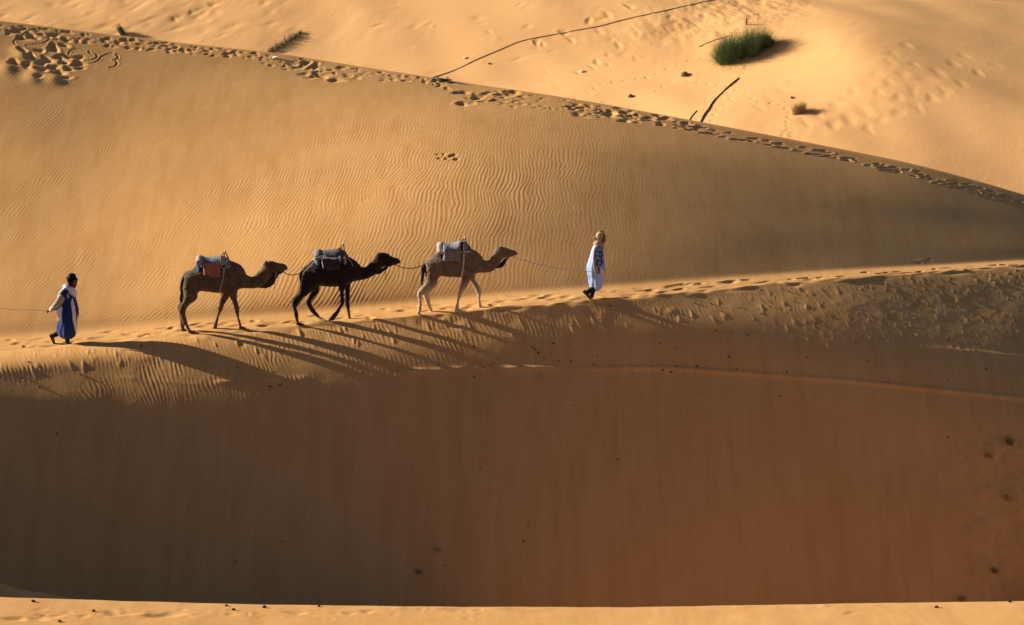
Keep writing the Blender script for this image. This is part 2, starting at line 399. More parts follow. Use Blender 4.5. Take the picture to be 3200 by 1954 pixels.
D.groove([(213,172),(216,162),(225,156),(240,153),(256,152)], .03, .013)
D.groove([(276,160),(281,166)], .035, .018)
D.groove([(299,168),(303,174),(298,182),(285,188),(262,190)], .035, .016)
D.groove([(280,200),(295,196),(306,190),(315,180),(326,171),(340,167),(355,166)], .035, .016)
D.groove([(362,169),(369,175),(366,183),(354,189)], .035, .016)
D.groove([(362,190),(366,198),(358,206),(342,212)], .035, .016)
# animal track dotted up the face
for t in np.linspace(0, 1, 40):
    D.stamp(700+t*1000+gt(-10, 10), 740-t*330+30*math.sin(t*5)+gt(-8, 8), .05, .05, foot(gt(.002, .008), .5))
for k in range(9): D.stamp(1370+k*7+gt(-4,4), 492+gt(-8,8), .07, .09, foot(.03, .6))
# prints and a low pile where the path runs on at right
for _ in range(4): D.stamp(gt(2860, 2910), gt(812, 824), gt(.08, .16), gt(.05, .08), foot(gt(.01, .03), .3))
for _ in range(110):                                                          # scuffs below the path
    x = gt(-40, 3240); r = float(rA(np.array([x]))[0])+gt(18, 90); D.stamp(x, r, gt(.02, .045), gt(.07, .2), bumpf(gt(.004, .016)), gt(.1, .5))
for _ in range(260):                                                         # little slide tongues, right part
    x = 3240-900*gt(0, 1)**1.4; r = float(rA(np.array([x]))[0])+8+260*gt(0, 1)**1.6; D.stamp(x, r, gt(.012, .035), gt(.05, .2), bumpf(gt(.002, .010)), gt(.2, .55))
ground = D.build('sand_dune', sand, 'sand dune with a footpath on its crest and wind ripples')

# ---- the far sand slopes
fx = cols(4); fc = fx[:, None]
rowtop = lambda x: sint(x, [-800, 2150, 2400, 2520, 2640, 2790, 2950, 3200, 4000], [-70, -70, -25, 20, 12, 4, 6, 24, 110], 60)
tf = np.linspace(0, 1, 260)[None, :]
rbf = rB(fc)+25; RF = rbf+(rowtop(fc)-rbf)*tf
tau_f = (RF-rbf)/(-60-rbf)
PF = at(fc+0*RF, RF, spl(FAR_C, fc+0*RF, tau_f))
def extend(P, n, step, k_end, first):
    e = P[:, :1] if first else P[:, -1:]; q = P[:, 5:6] if first else P[:, -6:-5]
    k = (e-q); k = k[..., 2:3]/np.where(abs(k[..., 1:2]) < 1e-5, 1e-5, k[..., 1:2]); k = np.clip(k, -.6, .6)
    s_ = (np.arange(1, n+1)*step)[None, :, None]; s_ = -s_[:, ::-1] if first else s_
    y = s_; T_ = 3.0
    zz = np.where(abs(y) < T_, k*y+(k_end-k)*y*abs(y)/(2*T_), (k*T_+(k_end-k)*T_/2+k_end*(abs(y)-T_))*np.sign(y))
    return e+np.concatenate([0*zz, y+0*zz, zz], -1)
PFa = extend(PF, 14, .35, .05, True); PFb = extend(PF, 20, .6, -.3, False)
FR = Sheet(fx, np.concatenate([rbf+np.arange(14, 0, -1)*3e3, RF, -1e4-np.arange(20)[None]+0*fc], 1), np.concatenate([PFa, PF, PFb], 1), 14)
XF, LF, ROWF, PXF = FR.X, FR.L, FR.row, fx[:, None]+0*FR.row
FR.h += .03*low(XF, LF, 4, 31)
st = mid(XF*.9-LF*.6, LF*.25+XF*.25, .05, 21)
FR.h += .006*st*(.5+.5*np.clip(low(XF, LF, 7, 33), -1, 1))*(1-sm(PXF, 2500, 3000)*.6)
rough = np.exp(-(((PXF-2240)+2.2*(ROWF-60))/230)**2)*sm(170-ROWF, 0, 90)*(1-sm(PXF, 2480, 2640))
FR.h += rough*(.03*mid(XF-LF*.5, LF, .06, 23)+.018*mid(XF, LF, .02, 24))
def trail(pts, stepm, size, dep, jit=0, sheet=FR, rim=.4, alt=0):
    n = 0
    for (xa, ya), (xb, yb) in zip(pts[:-1], pts[1:]):
        ds = math.hypot(xb-xa, (yb-ya)*2.2)/83.; k = max(1, int(ds/stepm))
        for q in range(k):
            t = q/k; n += 1
            sheet.stamp(xa+(xb-xa)*t+gt(-jit, jit), ya+(yb-ya)*t+gt(-jit, jit)*.5+alt*(n % 2-.5), size*gt(.8, 1.2), size*gt(.8, 1.3), foot(dep*gt(.6, 1.2), rim), gt(-.3, .3))
trail([(1795,312),(1840,290),(1880,265),(1950,250),(2020,240),(2080,215),(2150,190),(2235,172)], .4, 0.07, 0.025, 2)
trail([(2050,285),(2095,255),(2150,252),(2240,265),(2300,280),(2330,300),(2370,322),(2440,330),(2465,355),(2455,395),(2450,430)], .35, 0.07, 0.025, 2)
trail([(2220,380),(2240,345),(2280,310),(2310,290)], .4, 0.07, 0.025, 2)
trail([(2315,245),(2330,215),(2360,180)], .35, 0.08, 0.025, 3)
trail([(2360,95),(2368,60),(2368,40)], .35, 0.08, 0.030, 3)
trail([(2445,425),(2475,395)], .35, 0.07, 0.020, 2)
trail([(540,60),(600,40),(660,15),(720,0)], .7, 0.15, 0.032, 3)
trail([(1680,130),(1760,100),(1840,65),(1900,45),(1960,20),(2030,18)], 1.1, 0.15, 0.040, 6)
trail([(1700,135),(1790,125),(1870,100),(1990,80)], 1.0, 0.13, 0.028, 8)
trail([(1860,190),(1900,170),(1930,140),(1990,105),(2010,80)], .9, 0.14, 0.032, 4)
trail([(1700,225),(1800,225),(1900,195),(2060,170)], .7, 0.13, 0.020, 10)
for base in ([(2380,340),(2480,260),(2560,235)], [(2520,390),(2640,310),(2740,230),(2850,120)], [(2560,420),(2700,330),(2790,260),(2870,170)],
             [(2600,400),(2750,330),(2900,250),(3060,140)], [(2480,420),(2560,350),(2680,300)], [(2700,400),(2900,310),(3100,200),(3190,180)]):
    trail(base, .8, .22, .016, 12, rim=.3)
for _ in range(90): FR.stamp(gt(0, 900), gt(0, 110), gt(.2, .6), gt(.1, .2), bumpf(gt(-.03, .02)), gt(-.9, -.5)*-1)
for _ in range(90): FR.stamp(gt(600, 2100), gt(10, 330), gt(.12, .4), gt(.06, .15), bumpf(gt(-.025, .015)), gt(.5, .9))
FR.build('far_dunes', sand_far, 'pale far sand slopes with faint tracks')
# ---- ground beyond the far crest, out to the horizon
bx = cols(60); bc = bx[:, None]; yb = np.concatenate([np.linspace(165, 240, 60), np.linspace(250, 900, 30)])[None]
uB = (bc-1600)/FPX
PBk = np.stack([uB*yb*1.03, yb+0*bc, -33+(yb-165)*.16+.8*np.sin(yb*.16+uB*20)-np.clip(yb-240, 0, 1e3)*.13+0*bc], -1)
link('distant_sand', mesh_from(PBk.reshape(-1, 3), grid_faces(*PBk.shape[:2])), sand_far)['kind'] = 'structure'

# ---- the foreground crest below the camera
gx = cols(5); gc = gx[:, None]; gy = np.concatenate([np.linspace(-6, 44, 26), np.linspace(44.5, 52, 20), np.linspace(52.03, 56.4, 150), np.linspace(56.6, 75, 50)])[None]
rF = sint(gc, [-800, 0, 390, 780, 1300, 1950, 2470, 3200, 4000], [1850, 1871, 1883, 1893, 1900, 1902, 1893, 1883, 1870], 60)
YF = 56.0; zF = at(gc, rF, YF+0*gc)[..., 2]
zz = np.where(gy < YF-2.6, zF+.14*2.6+(YF-2.6-gy)*((-1.7-(zF+.364))/(YF-2.6)), np.where(gy <= YF, zF+.14*(YF-gy), zF-.385*(gy-YF)+.18*.25*(1-np.exp(-(gy-YF)/.25))))
zz = np.where(gy < YF-2.6, (zF+.364)+((-1.7-(zF+.364))/(YF-2.6))*(YF-2.6-gy), zz)
PG = np.stack([(gc-1600)/FPX*np.maximum(gy, 12)*1.03, gy+0*gc, np.maximum(zz, zF-6.9)], -1)
GRW = 977-((PG[..., 1]*sp+PG[..., 2]*cp)/np.maximum(PG[..., 1]*cp-PG[..., 2]*sp, .5))*FPX
GRW = np.where(gy > YF+.02, 9e3, GRW)
G = Sheet(gx, GRW, PG, 0)
G.h += .002*low(G.X, G.L, .9, 41)*(gy > 50)+.03*low(G.X, G.L, 3, 42)*(gy > 40)*0+.0015*mid(G.X, G.L, .02, 43)*(gy > 50)
for (x, r, a_, b_, dp) in ((5,1933,.17,.16,.07),(75,1934,.14,.14,.06),(122,1925,.16,.12,.05),(335,1917,.2,.2,.08),(485,1922,.2,.22,.09),(230,1925,.1,.1,.03),
    (908,1916,.13,.14,.05),(700,1920,.1,.12,.02),(600,1921,.1,.12,.02),(1080,1917,.09,.1,.03),(1140,1910,.09,.1,.03),(2690,1916,.12,.1,.03),(790,1918,.1,.1,.02)):
    G.stamp(x, r, a_*1.1, b_*1.2, foot(dp*.5, .25))
for _ in range(40): G.stamp(gt(0, 1500), gt(1905, 1935), gt(.05, .12), gt(.1, .2), foot(gt(.003, .007), .5))
for xb in (1240, 1270, 1375, 1560, 1700, 2350, 2600, 2760): G.stamp(xb, float(np.interp(xb, gx, rF[:, 0]))+2, gt(.1, .3), .12, bumpf(gt(.008, .02)))
G.build('foreground_dune', sand, 'smooth sunlit sand crest in the foreground')
# big shoulder between the crests: its tip shows lower left, its bulk off frame is added to shade the gully
hu = np.linspace(0, 1, 160)[:, None]; hv = np.linspace(-1, 1, 120)[None]
q = at(np.array([0., 135.]), np.array([1843., 1873.]), np.array([61.5, 61.]))
sx = np.interp(hu, [0, .2, .3, 1], [-4, q[1, 0], q[0, 0], -44.]); sy = np.interp(hu, [0, .3, .6, 1], [60.5, 61.5, 66.5, 76.5])
sz = np.interp(hu, [0, .2, .3, .42, .9, 1], [q[1, 2]-1.2, q[1, 2], q[0, 2], q[0, 2]+1.8, -7.6, -7.3])
sz = sint(hu, hu[:, 0], sz[:, 0], .01)
hw = 20.0; off = hv*np.abs(hv)**.6*hw
PH = np.stack([sx+.35*off, sy+off*.93, sz-np.where(off > 0, .70, .55)*(np.sqrt(off*off+.3)-.5)+.03*low(sx+0*off, off+0*sx, 2, 50)], -1)
o = link('gully_shade_shoulder', mesh_from(PH.reshape(-1, 3), grid_faces(*PH.shape[:2])), sand); o['kind'] = 'structure'

# ================================================================== organic modelling helpers
def cat(pts, n=5):
    """Catmull-Rom resampling of stations (any number of values each)"""
    a = np.array(pts, float); a = np.concatenate([[2*a[0]-a[1]], a, [2*a[-1]-a[-2]]]); out = []
    for i in range(1, len(a)-2):
        for q in range(n):
            t = q/n; p0, p1, p2, p3 = a[i-1:i+3]
            out.append(.5*((2*p1)+(-p0+p2)*t+(2*p0-5*p1+4*p2-p3)*t*t+(-p0+3*p1-3*p2+p3)*t**3))
    out.append(a[-2]); return np.array(out)
class Geo:
    def __init__(s): s.V = []; s.F = []
    def add(s, V, F):
        o = len(s.V); s.V += [tuple(map(float, v)) for v in V]; s.F += [tuple(i+o for i in f) for f in F]
    def tube(s, st, n=14, res=4, cap=True, e2=None, fold=None, closed=True):
        """st: (x, y, z, r_a, r_b); r_a lies across the path in its own plane, r_b along e2 (default the y axis)"""
        a = cat(st, res) if res > 1 else np.array(st, float)
        a[:, 3:5] = np.maximum(a[:, 3:5], .0015)
        P = a[:, :3]; T = np.gradient(P, axis=0); T /= np.linalg.norm(T, axis=1, keepdims=True)+1e-9
        E2 = np.array(e2 if e2 is not None else (0, 1, 0), float)
        e1 = np.cross(E2, T); e1 /= np.linalg.norm(e1, axis=1, keepdims=True)+1e-9; e2_ = np.cross(T, e1)
        if cap:
            def capr(k, sg):
                o = []
                for c_, w_ in ((.55, .85), (.85, .55), (.98, .2)):
                    r_ = min(a[k, 3], a[k, 4]); o.append((P[k]+sg*T[k]*r_*c_, a[k, 3]*w_, a[k, 4]*w_, e1[k], e2_[k]))
                return o
            rings = capr(0, -1)[::-1]+[(P[k], a[k, 3], a[k, 4], e1[k], e2_[k]) for k in range(len(P))]+capr(-1, 1)
        else: rings = [(P[k], a[k, 3], a[k, 4], e1[k], e2_[k]) for k in range(len(P))]
        V = []; m = len(rings); th = np.arange(n)/n*2*math.pi
        for k, (p, ra, rb, u, v) in enumerate(rings):
            f = np.ones(n) if fold is None else fold(th, k/(m-1))
            V += list(p+(np.cos(th)*f)[:, None]*ra*u+(np.sin(th)*f)[:, None]*rb*v)
        F = [(k*n+i, k*n+(i+1) % n, (k+1)*n+(i+1) % n, (k+1)*n+i) for k in range(m-1) for i in range(n)]
        if cap or closed: F += [tuple(range(n))[::-1], tuple((m-1)*n+i for i in range(n))]
        s.add(V, F); return s
    def ball(s, c, r, n=10, m=7):
        r = (r, r, r) if not hasattr(r, '__len__') else r; V = [(c[0], c[1], c[2]-r[2])]
        for j in range(1, m):
            ph = -math.pi/2+math.pi*j/m
            V += [(c[0]+r[0]*math.cos(ph)*math.cos(2*math.pi*i/n), c[1]+r[1]*math.cos(ph)*math.sin(2*math.pi*i/n), c[2]+r[2]*math.sin(ph)) for i in range(n)]
        V.append((c[0], c[1], c[2]+r[2])); F = [(0, 1+(i+1) % n, 1+i) for i in range(n)]
        for j in range(m-2): F += [(1+j*n+i, 1+j*n+(i+1) % n, 1+(j+1)*n+(i+1) % n, 1+(j+1)*n+i) for i in range(n)]
        t = len(V)-1; F += [(t, 1+(m-2)*n+i, 1+(m-2)*n+(i+1) % n) for i in range(n)]
        s.add(V, F); return s
    def strip(s, P, wv, th=.006):
        """a cloth band: centre points P, half-width vectors wv, real thickness"""
        P = np.array(P, float); W = np.array(wv, float)*np.ones_like(P); T = np.gradient(P, axis=0)
        N = np.cross(T, W); N /= np.linalg.norm(N, axis=1, keepdims=True)+1e-9
        V = []; 
        for p, w_, n_ in zip(P, W, N): V += [p-w_-n_*th, p+w_-n_*th, p+w_+n_*th, p-w_+n_*th]
        m = len(P); F = [(k*4+i, k*4+(i+1) % 4, k*4+4+(i+1) % 4, k*4+4+i) for k in range(m-1) for i in range(4)]
        F += [(3, 2, 1, 0), tuple((m-1)*4+i for i in range(4))]; s.add(V, F); return s
    def mesh(s, smooth=True): return mesh_from(s.V, s.F, smooth)
    def build(s, name, mat, parent=None, label=None, smooth=True):
        o = link(name, s.mesh(smooth), mat, parent)
        if label: o['label'] = label
        return o
    def organic(s, name, mat, parent=None, voxel=.012, smooth=3, fuzz=0, label=None):
        """weld overlapping lofts into one continuous skin"""
        me = mesh_from(s.V, s.F); o = bpy.data.objects.new('tmp', me); C.objects.link(o)
        md = o.modifiers.new('r', 'REMESH'); md.mode = 'VOXEL'; md.voxel_size = voxel
        if smooth:
            sm_ = o.modifiers.new('s', 'SMOOTH'); sm_.factor = .5; sm_.iterations = smooth
        dg = bpy.context.evaluated_depsgraph_get(); dg.update()
        out = bpy.data.meshes.new_from_object(o.evaluated_get(dg)); bpy.data.objects.remove(o)
        if fuzz:
            n = len(out.vertices); co = np.empty(n*3); out.vertices.foreach_get('co', co); nr = np.empty(n*3); out.vertex_normals.foreach_get('vector', nr)
            co = co.reshape(-1, 3); nr = nr.reshape(-1, 3)
            hh = sample(MID, co[:, 0]*90+co[:, 1]*60, co[:, 2]*90+co[:, 1]*40)
            out.vertices.foreach_set('co', (co+nr*(hh*fuzz)[:, None]).ravel())
        out.polygons.foreach_set('use_smooth', np.ones(len(out.polygons), bool))
        ob = link(name, out, mat, parent)
        if label: ob['label'] = label
        return ob

# ground height at a place on the path dune
_sub = slice(jA-120, jP+60)
_gx, _gy, _gz = [(D.P+D.N*D.h[..., None])[(px > -60) & (px < 3260)][:, _sub, k] for k in (0, 1, 2)]
def ground_z(x, y):
    d = (_gx-x)**2+(_gy-y)**2; i = np.argpartition(d.ravel(), 6)[:6]; return float(np.average(_gz.ravel()[i], weights=1/(d.ravel()[i]+1e-5)))

def fur(name, base, dark, leg=None, z0=.5, z1=.9, warm=None):
    m = material(name, base, .95, bump=[((60, 60, 25), .6, .02), (140, .4, .006)], var=[(7, dark, .42, .66, .75), ((30, 30, 12), tuple(min(1, c*1.35) for c in base), .45, .8, .3)], spec=.05, sheen=.15)
    if leg:
        t = m.node_tree; N = t.nodes; L_ = t.links; b = N['Principled BSDF']; src = b.inputs['Base Color'].links[0].from_socket
        tc = N.new('ShaderNodeTexCoord'); sx = N.new('ShaderNodeSeparateXYZ'); mr = N.new('ShaderNodeMapRange'); mx = N.new('ShaderNodeMix'); mx.data_type = 'RGBA'
        L_.new(tc.outputs['Object'], sx.inputs[0]); L_.new(sx.outputs[2], mr.inputs[0]); mr.inputs[1].default_value = z1; mr.inputs[2].default_value = z0
        L_.new(mr.outputs[0], mx.inputs[0]); L_.new(src, mx.inputs[6]); mx.inputs[7].default_value = (*leg, 1); L_.new(mx.outputs[2], b.inputs['Base Color'])
    return m
def cloth(name, base, var=None, bump=True, rough=.9):
    return material(name, base, rough, bump=[(30, .35, .02), (180, .3, .003)] if bump else None, var=var or [(12, tuple(c*.6 for c in base), .45, .7, .6)], spec=.1, sheen=.1)
M = dict(
    rope_dark=cloth('dark_rope', (.03, .026, .03)), rope_blue=cloth('blue_rope', (.42, .54, .66)), rope_pink=cloth('pink_rope', (.62, .42, .40)),
    white=cloth('white_cotton', (.80, .80, .84)), white_grey=cloth('pale_webbing', (.30, .28, .26)), leather=cloth('dark_leather', (.02, .016, .014)),
    black=cloth('black_cloth', (.018, .017, .02)), skin=material('skin', (.16, .075, .042), .6, bump=[(60, .2, .004)], var=[(20, (.11, .05, .03), .4, .7, .5)]),
    hair=cloth('black_hair', (.01, .008, .007)), metal=material('painted_metal', (.22, .26, .25), .45, var=[(30, (.12, .1, .08), .5, .7, .7)], spec=.4),
    bright_metal=material('worn_handle', (.62, .58, .54), .4, var=[(30, (.3, .2, .16), .5, .7, .7)], spec=.4), eye=material('dark_eye', (.01, .008, .006), .15, spec=.5),
    red_handle=material('red_handle', (.50, .10, .08), .5, var=[(40, (.75, .7, .68), .5, .6, .9)], spec=.3))

class Trace:
    """turns a spot of an enlarged look at the photograph into metres beside the figure"""
    def __init__(s, ox, oy, f, px0, row0, Y0):
        s.o = (ox, oy, f); s.px0, s.row0 = px0, row0
        p = at(float(px0), float(row0), Y0); s.P = Vector(p); s.m = (p[1]*cp-p[2]*sp)/FPX; s.k = s.m/f
    def xz(s, X, Y, y=0):
        sx = s.o[0]+X/s.o[2]; sy = s.o[1]+Y/s.o[2]
        return (sx-s.px0)*s.m, ((s.row0-sy)*s.m-y*sp)/cp
    def st(s, X, Y, r, y=0, rb=None):
        x, z = s.xz(X, Y, y); return (x, y, z, r*s.k, rb if rb is not None else r*s.k)
    def body(s, X, top, bot, w_, y=0):
        x, zt = s.xz(X, top, y); _, zb = s.xz(X, bot, y); return (x, y, (zt+zb)/2, (zt-zb)/2, w_)
    def leg(s, pts, y, yt=None):
        """pts: (left X, right X, Y) edges down the leg"""
        out = []; n = len(pts)
        for i, q in enumerate(pts):
            yy = y if yt is None else yt+(y-yt)*min(1, i/2.)
            l, r, Yr = q[:3]; hw = (r-l)/2*s.k; x, z = s.xz((l+r)/2, Yr, yy)
            out.append((x, yy, z, hw*1.06+.004, (hw*.72 if hw > .09 else hw*.95+.004)))
        return out

def rope(name, a, b, sag, mat, r=.010, label=None, cat_='rope', parent=None, n=22, wob=.006):
    a, b = Vector(a), Vector(b); P = []
    for i in range(n+1):
        t = i/n; p = a.lerp(b, t); p.z -= 4*sag*t*(1-t)+wob*math.sin(t*31)*math.sin(t*3.14); P.append((*p, r, r))
    c = Vector(P[0][:3]) if parent is None else Vector((0, 0, 0))
    g = Geo(); g.tube([(q[0]-c.x, q[1]-c.y, q[2]-c.z, q[3], q[4]) for q in P], n=6, res=1, e2=(.1, 1, .05))
    o = link(name, g.mesh(), mat, parent, c if parent is None else None)
    if parent is None: tag(o, label, cat_)
    return o

def foot_geo(g, x, y, z, L_=.13, ang=0, w_=.062):
    """a camel's broad two-toed pad"""
    c, s_ = math.cos(ang), math.sin(ang)
    def q(a, b): return (x+a*c-b*s_, z+a*s_+b*c)
    for dy in (-.028, .028):
        st = []
        for (a, b, ra) in ((-.045, .035, .030), (.0, .036, .036), (L_*.55, .028, .028), (L_*.95, .016, .016)):
            X_, Z_ = q(a, b); st.append((X_, y+dy, Z_, ra, w_*.62 if a < L_*.9 else w_*.4))
        g.tube(st, n=10, res=3)

def make_camel(label, T, torso, hump, neck, head, jaw, legs, feet, tail, furm, extra=None, ear=None, beard=None, tailm=None, eye=None, tailw=.032):
    root = empty('camel', T.P); tag(root, label, 'camel', 'camels walking in single file')
    g = Geo()
    g.tube([T.body(*q) for q in torso], n=20, res=3)
    g.tube([T.body(*q) for q in hump], n=14, res=3)
    g.tube([T.body(*q) for q in neck], n=16, res=3) if len(neck[0]) == 4 else g.tube([T.st(X, Y, r, 0, r*T.k*.72) for (X, Y, r) in neck], n=16, res=4)
    g.tube([T.st(X, Y, r, 0, w_) for (X, Y, r, w_) in head], n=16, res=4)
    g.tube([T.st(X, Y, r, 0, w_) for (X, Y, r, w_) in jaw], n=12, res=3)
    for (y, yt, pts) in legs: g.tube(T.leg(pts, y, yt), n=12, res=4)
    for (X, Y, y, ang) in feet:
        x, z = T.xz(X, Y, y); foot_geo(g, x, y, z, ang=ang)
    if extra:
        for q in extra: g.tube(q, n=12, res=3)
    for sgn in (-1, 1):
        (X, Y) = ear; x, z = T.xz(X, Y); y = sgn*.075
        g.tube([(x+.01, y*.8, z-.02, .022, .016), (x-.012, y*1.1, z+.012, .028, .016), (x-.034, y*1.3, z+.032, .020, .012), (x-.05, y*1.4, z+.045, .008, .007)], n=10, res=3)
    # nostril and brow bumps
    b = g.organic('body', furm, root, .0125, 2, .011)
    for sgn in (-1, 1):
        x, z = T.xz(*eye); Geo().ball((x, sgn*.075, z), .017).build('eye', M['eye'], root)
    tg = Geo(); tst = [T.st(X, Y, r, .0, r*T.k*1.0) for (X, Y, r) in tail]; tg.tube([(q[0], -.02, q[2], q[3], q[4]) for q in tst], n=10, res=4)
    tg.organic('tail', tailm or furm, root, .009, 1, .012)
    if beard:
        bg = Geo(); bg.tube([T.st(X, Y, r, 0, w_) for (X, Y, r, w_) in beard], n=12, res=3)
        bg.organic('throat_fur', tailm or furm, root, .010, 1, .014)
    return root

def place(px_, off):
    """figure base on the path: off metres behind the crest edge"""
    return float(rA(np.array([px_]))[0]), float(YA(px_)+off)
def setup(ox, oy, f, px0, off=.16):
    r0, Y0 = place(px0, 0); Y = float(YA(px0))+off
    a = at(float(px0), r0, float(YA(px0))); z = ground_z(a[0], Y); row = 977-((Y*sp+z*cp)/(Y*cp-z*sp))*FPX
    return Trace(ox, oy, f, px0, row, Y)

# ================================================================== camel at the back of the file
fur1 = fur('grey_brown_fur', (.135, .092, .054), (.055, .036, .023), leg=(.13, .075, .04), z0=.25, z1=.75)
fur1t = fur('dark_brown_fur', (.05, .034, .022), (.03, .02, .014))
T1 = setup(500, 750, 4.856, 660)
c1 = make_camel('grey-brown camel last in the file, with a reddish flap hanging from its pack', T1,
    torso=[(388,570,800,.08),(420,520,850,.17),(480,478,840,.23),(560,440,795,.27),(660,410,782,.30),(780,395,800,.32),(900,385,808,.32),(1010,380,806,.30),(1100,400,808,.26),(1180,440,790,.21),(1250,500,748,.16)],
    hump=[(560,420,600,.10),(650,365,560,.15),(760,335,560,.18),(900,325,560,.19),(1020,322,560,.18),(1110,330,560,.15),(1180,372,600,.12),(1240,440,640,.10)],
    neck=[(1150,600,150),(1230,612,122),(1320,635,107),(1400,648,98),(1480,636,102),(1550,600,112),(1600,545,108),(1640,480,100),(1670,430,92)],
    head=[(1650,420,92,.095),(1700,402,84,.10),(1755,402,66,.092),(1810,405,52,.07),(1865,412,46,.062),(1905,422,38,.055),(1925,432,24,.04)],
    jaw=[(1720,450,45,.07),(1790,462,28,.05),(1850,470,20,.042),(1890,470,13,.03)],
    legs=[(-.13,-.13,[(395,560,640),(385,590,760),(380,585,850),(368,490,930),(325,425,1020),(305,400,1090),(328,395,1150),(360,408,1230),(395,430,1300),(425,462,1360),(430,470,1390)]),
          (.13,.11,[(400,540,680),(370,500,800),(330,440,900),(285,370,980),(265,345,1030),(285,350,1100),(305,355,1180),(315,360,1260),(312,355,1330),(322,365,1370)]),
          (-.12,-.13,[(1010,1200,640),(1040,1195,760),(1080,1190,850),(1112,1196,950),(1138,1214,1040),(1148,1215,1090),(1168,1212,1150),(1186,1228,1230),(1202,1245,1300),(1210,1262,1335)]),
          (.13,.12,[(950,1120,720),(935,1070,810),(925,1045,870),(900,990,950),(878,955,1030),(870,938,1080),(850,908,1150),(830,882,1230),(808,858,1300),(795,850,1360)])],
    feet=[(470,1412,-.13,0),(350,1400,.13,-.25),(1235,1352,-.12,-.02),(815,1388,.13,.0)],
    tail=[(400,535,22),(370,585,28),(356,680,27),(350,770,26),(338,850,26),(332,910,28),(340,965,20),(350,990,10)],
    furm=fur1, ear=(1640,350), tailm=fur1t, eye=(1768,398),
    beard=[(1480,660,70,.07),(1560,660,76,.08),(1630,668,66,.08),(1690,620,70,.08),(1740,555,58,.06),(1790,505,38,.05),(1850,490,20,.035)])
# ================================================================== black camel in the middle
fur2 = fur('black_fur', (.028, .019, .015), (.013, .010, .009), leg=(.06, .036, .024), z0=.1, z1=.6)
fur2t = fur('black_tail_fur', (.02, .016, .014), (.010, .008, .008))
T2 = setup(880, 740, 5.0175, 1015)
c2 = make_camel('black camel in the middle of the file, carrying a dark pack with a white stripe', T2,
    torso=[(352,560,760,.07),(385,500,850,.17),(440,460,880,.22),(510,425,790,.26),(600,400,775,.29),(700,385,788,.31),(800,375,788,.32),(900,370,775,.31),(990,375,765,.29),(1060,400,748,.25),(1120,430,722,.21),(1190,470,700,.17)],
    hump=[(500,400,560,.10),(590,335,540,.15),(700,305,530,.18),(850,290,530,.19),(960,285,530,.18),(1050,322,540,.15),(1110,362,560,.12),(1180,418,600,.10)],
    neck=[(1100,560,140),(1190,575,118),(1270,578,108),(1340,568,102),(1400,540,98),(1460,488,98),(1520,430,102),(1565,385,105)],
    head=[(1550,365,108,.09),(1600,355,106,.10),(1655,362,92,.095),(1700,378,76,.08),(1750,382,58,.065),(1800,388,46,.06),(1832,394,32,.05),(1846,398,15,.035)],
    jaw=[(1640,430,55,.07),(1700,440,32,.05),(1760,430,18,.042),(1805,422,12,.03)],
    legs=[(-.13,-.13,[(350,540,620),(320,520,740),(290,450,850),(268,372,910),(222,335,960),(180,285,1020),(176,250,1070),(190,243,1130),(207,250,1200),(222,262,1270),(235,270,1330),(240,280,1370)]),
          (.13,.11,[(400,590,640),(450,598,760),(470,596,840),(440,545,900),(402,490,980),(384,470,1035),(400,478,1080),(445,505,1140),(500,550,1200),(550,592,1250),(580,612,1285)]),
          (-.12,-.13,[(890,1050,640),(905,1020,760),(922,985,850),(925,988,950),(924,990,1040),(905,975,1090),(868,935,1150),(832,898,1200),(790,860,1245),(762,830,1280)]),
          (.12,.12,[(960,1100,640),(980,1085,760),(990,1078,850),(992,1068,950),(995,1062,1040),(1012,1062,1110),(1030,1068,1190),(1040,1082,1260),(1045,1090,1300)])],
    feet=[(272,1388,-.13,-.02),(608,1306,.13,-.5),(1080,1325,.12,-.02)],
    extra=None, tail=[(368,520,22),(330,560,34),(318,620,36),(325,690,32),(340,760,22),(350,800,10)],
    furm=fur2, ear=(1548,292), tailm=fur2t, eye=(1672,335),
    beard=[(1470,570,30,.04),(1540,560,36,.05),(1600,520,36,.05),(1650,480,26,.04)])
# the lifted fore foot, sole turned back
x, z = T2.xz(765, 1300, -.12); pg = Geo(); pg.tube([(x+.02, -.12, z+.035, .035, .045), (x-.002, -.12, z-.005, .034, .058), (x-.004, -.12, z-.045, .020, .045)], n=12, res=3)
pg.build('hoof', fur2, c2); pg = Geo(); pg.tube([(x-.036, -.12, z+.03, .010, .035), (x-.040, -.12, z-.002, .012, .045), (x-.034, -.12, z-.03, .009, .035)], n=12, res=3)
pg.build('foot_sole', cloth('pale_sole', (.45, .38, .33)), c2)
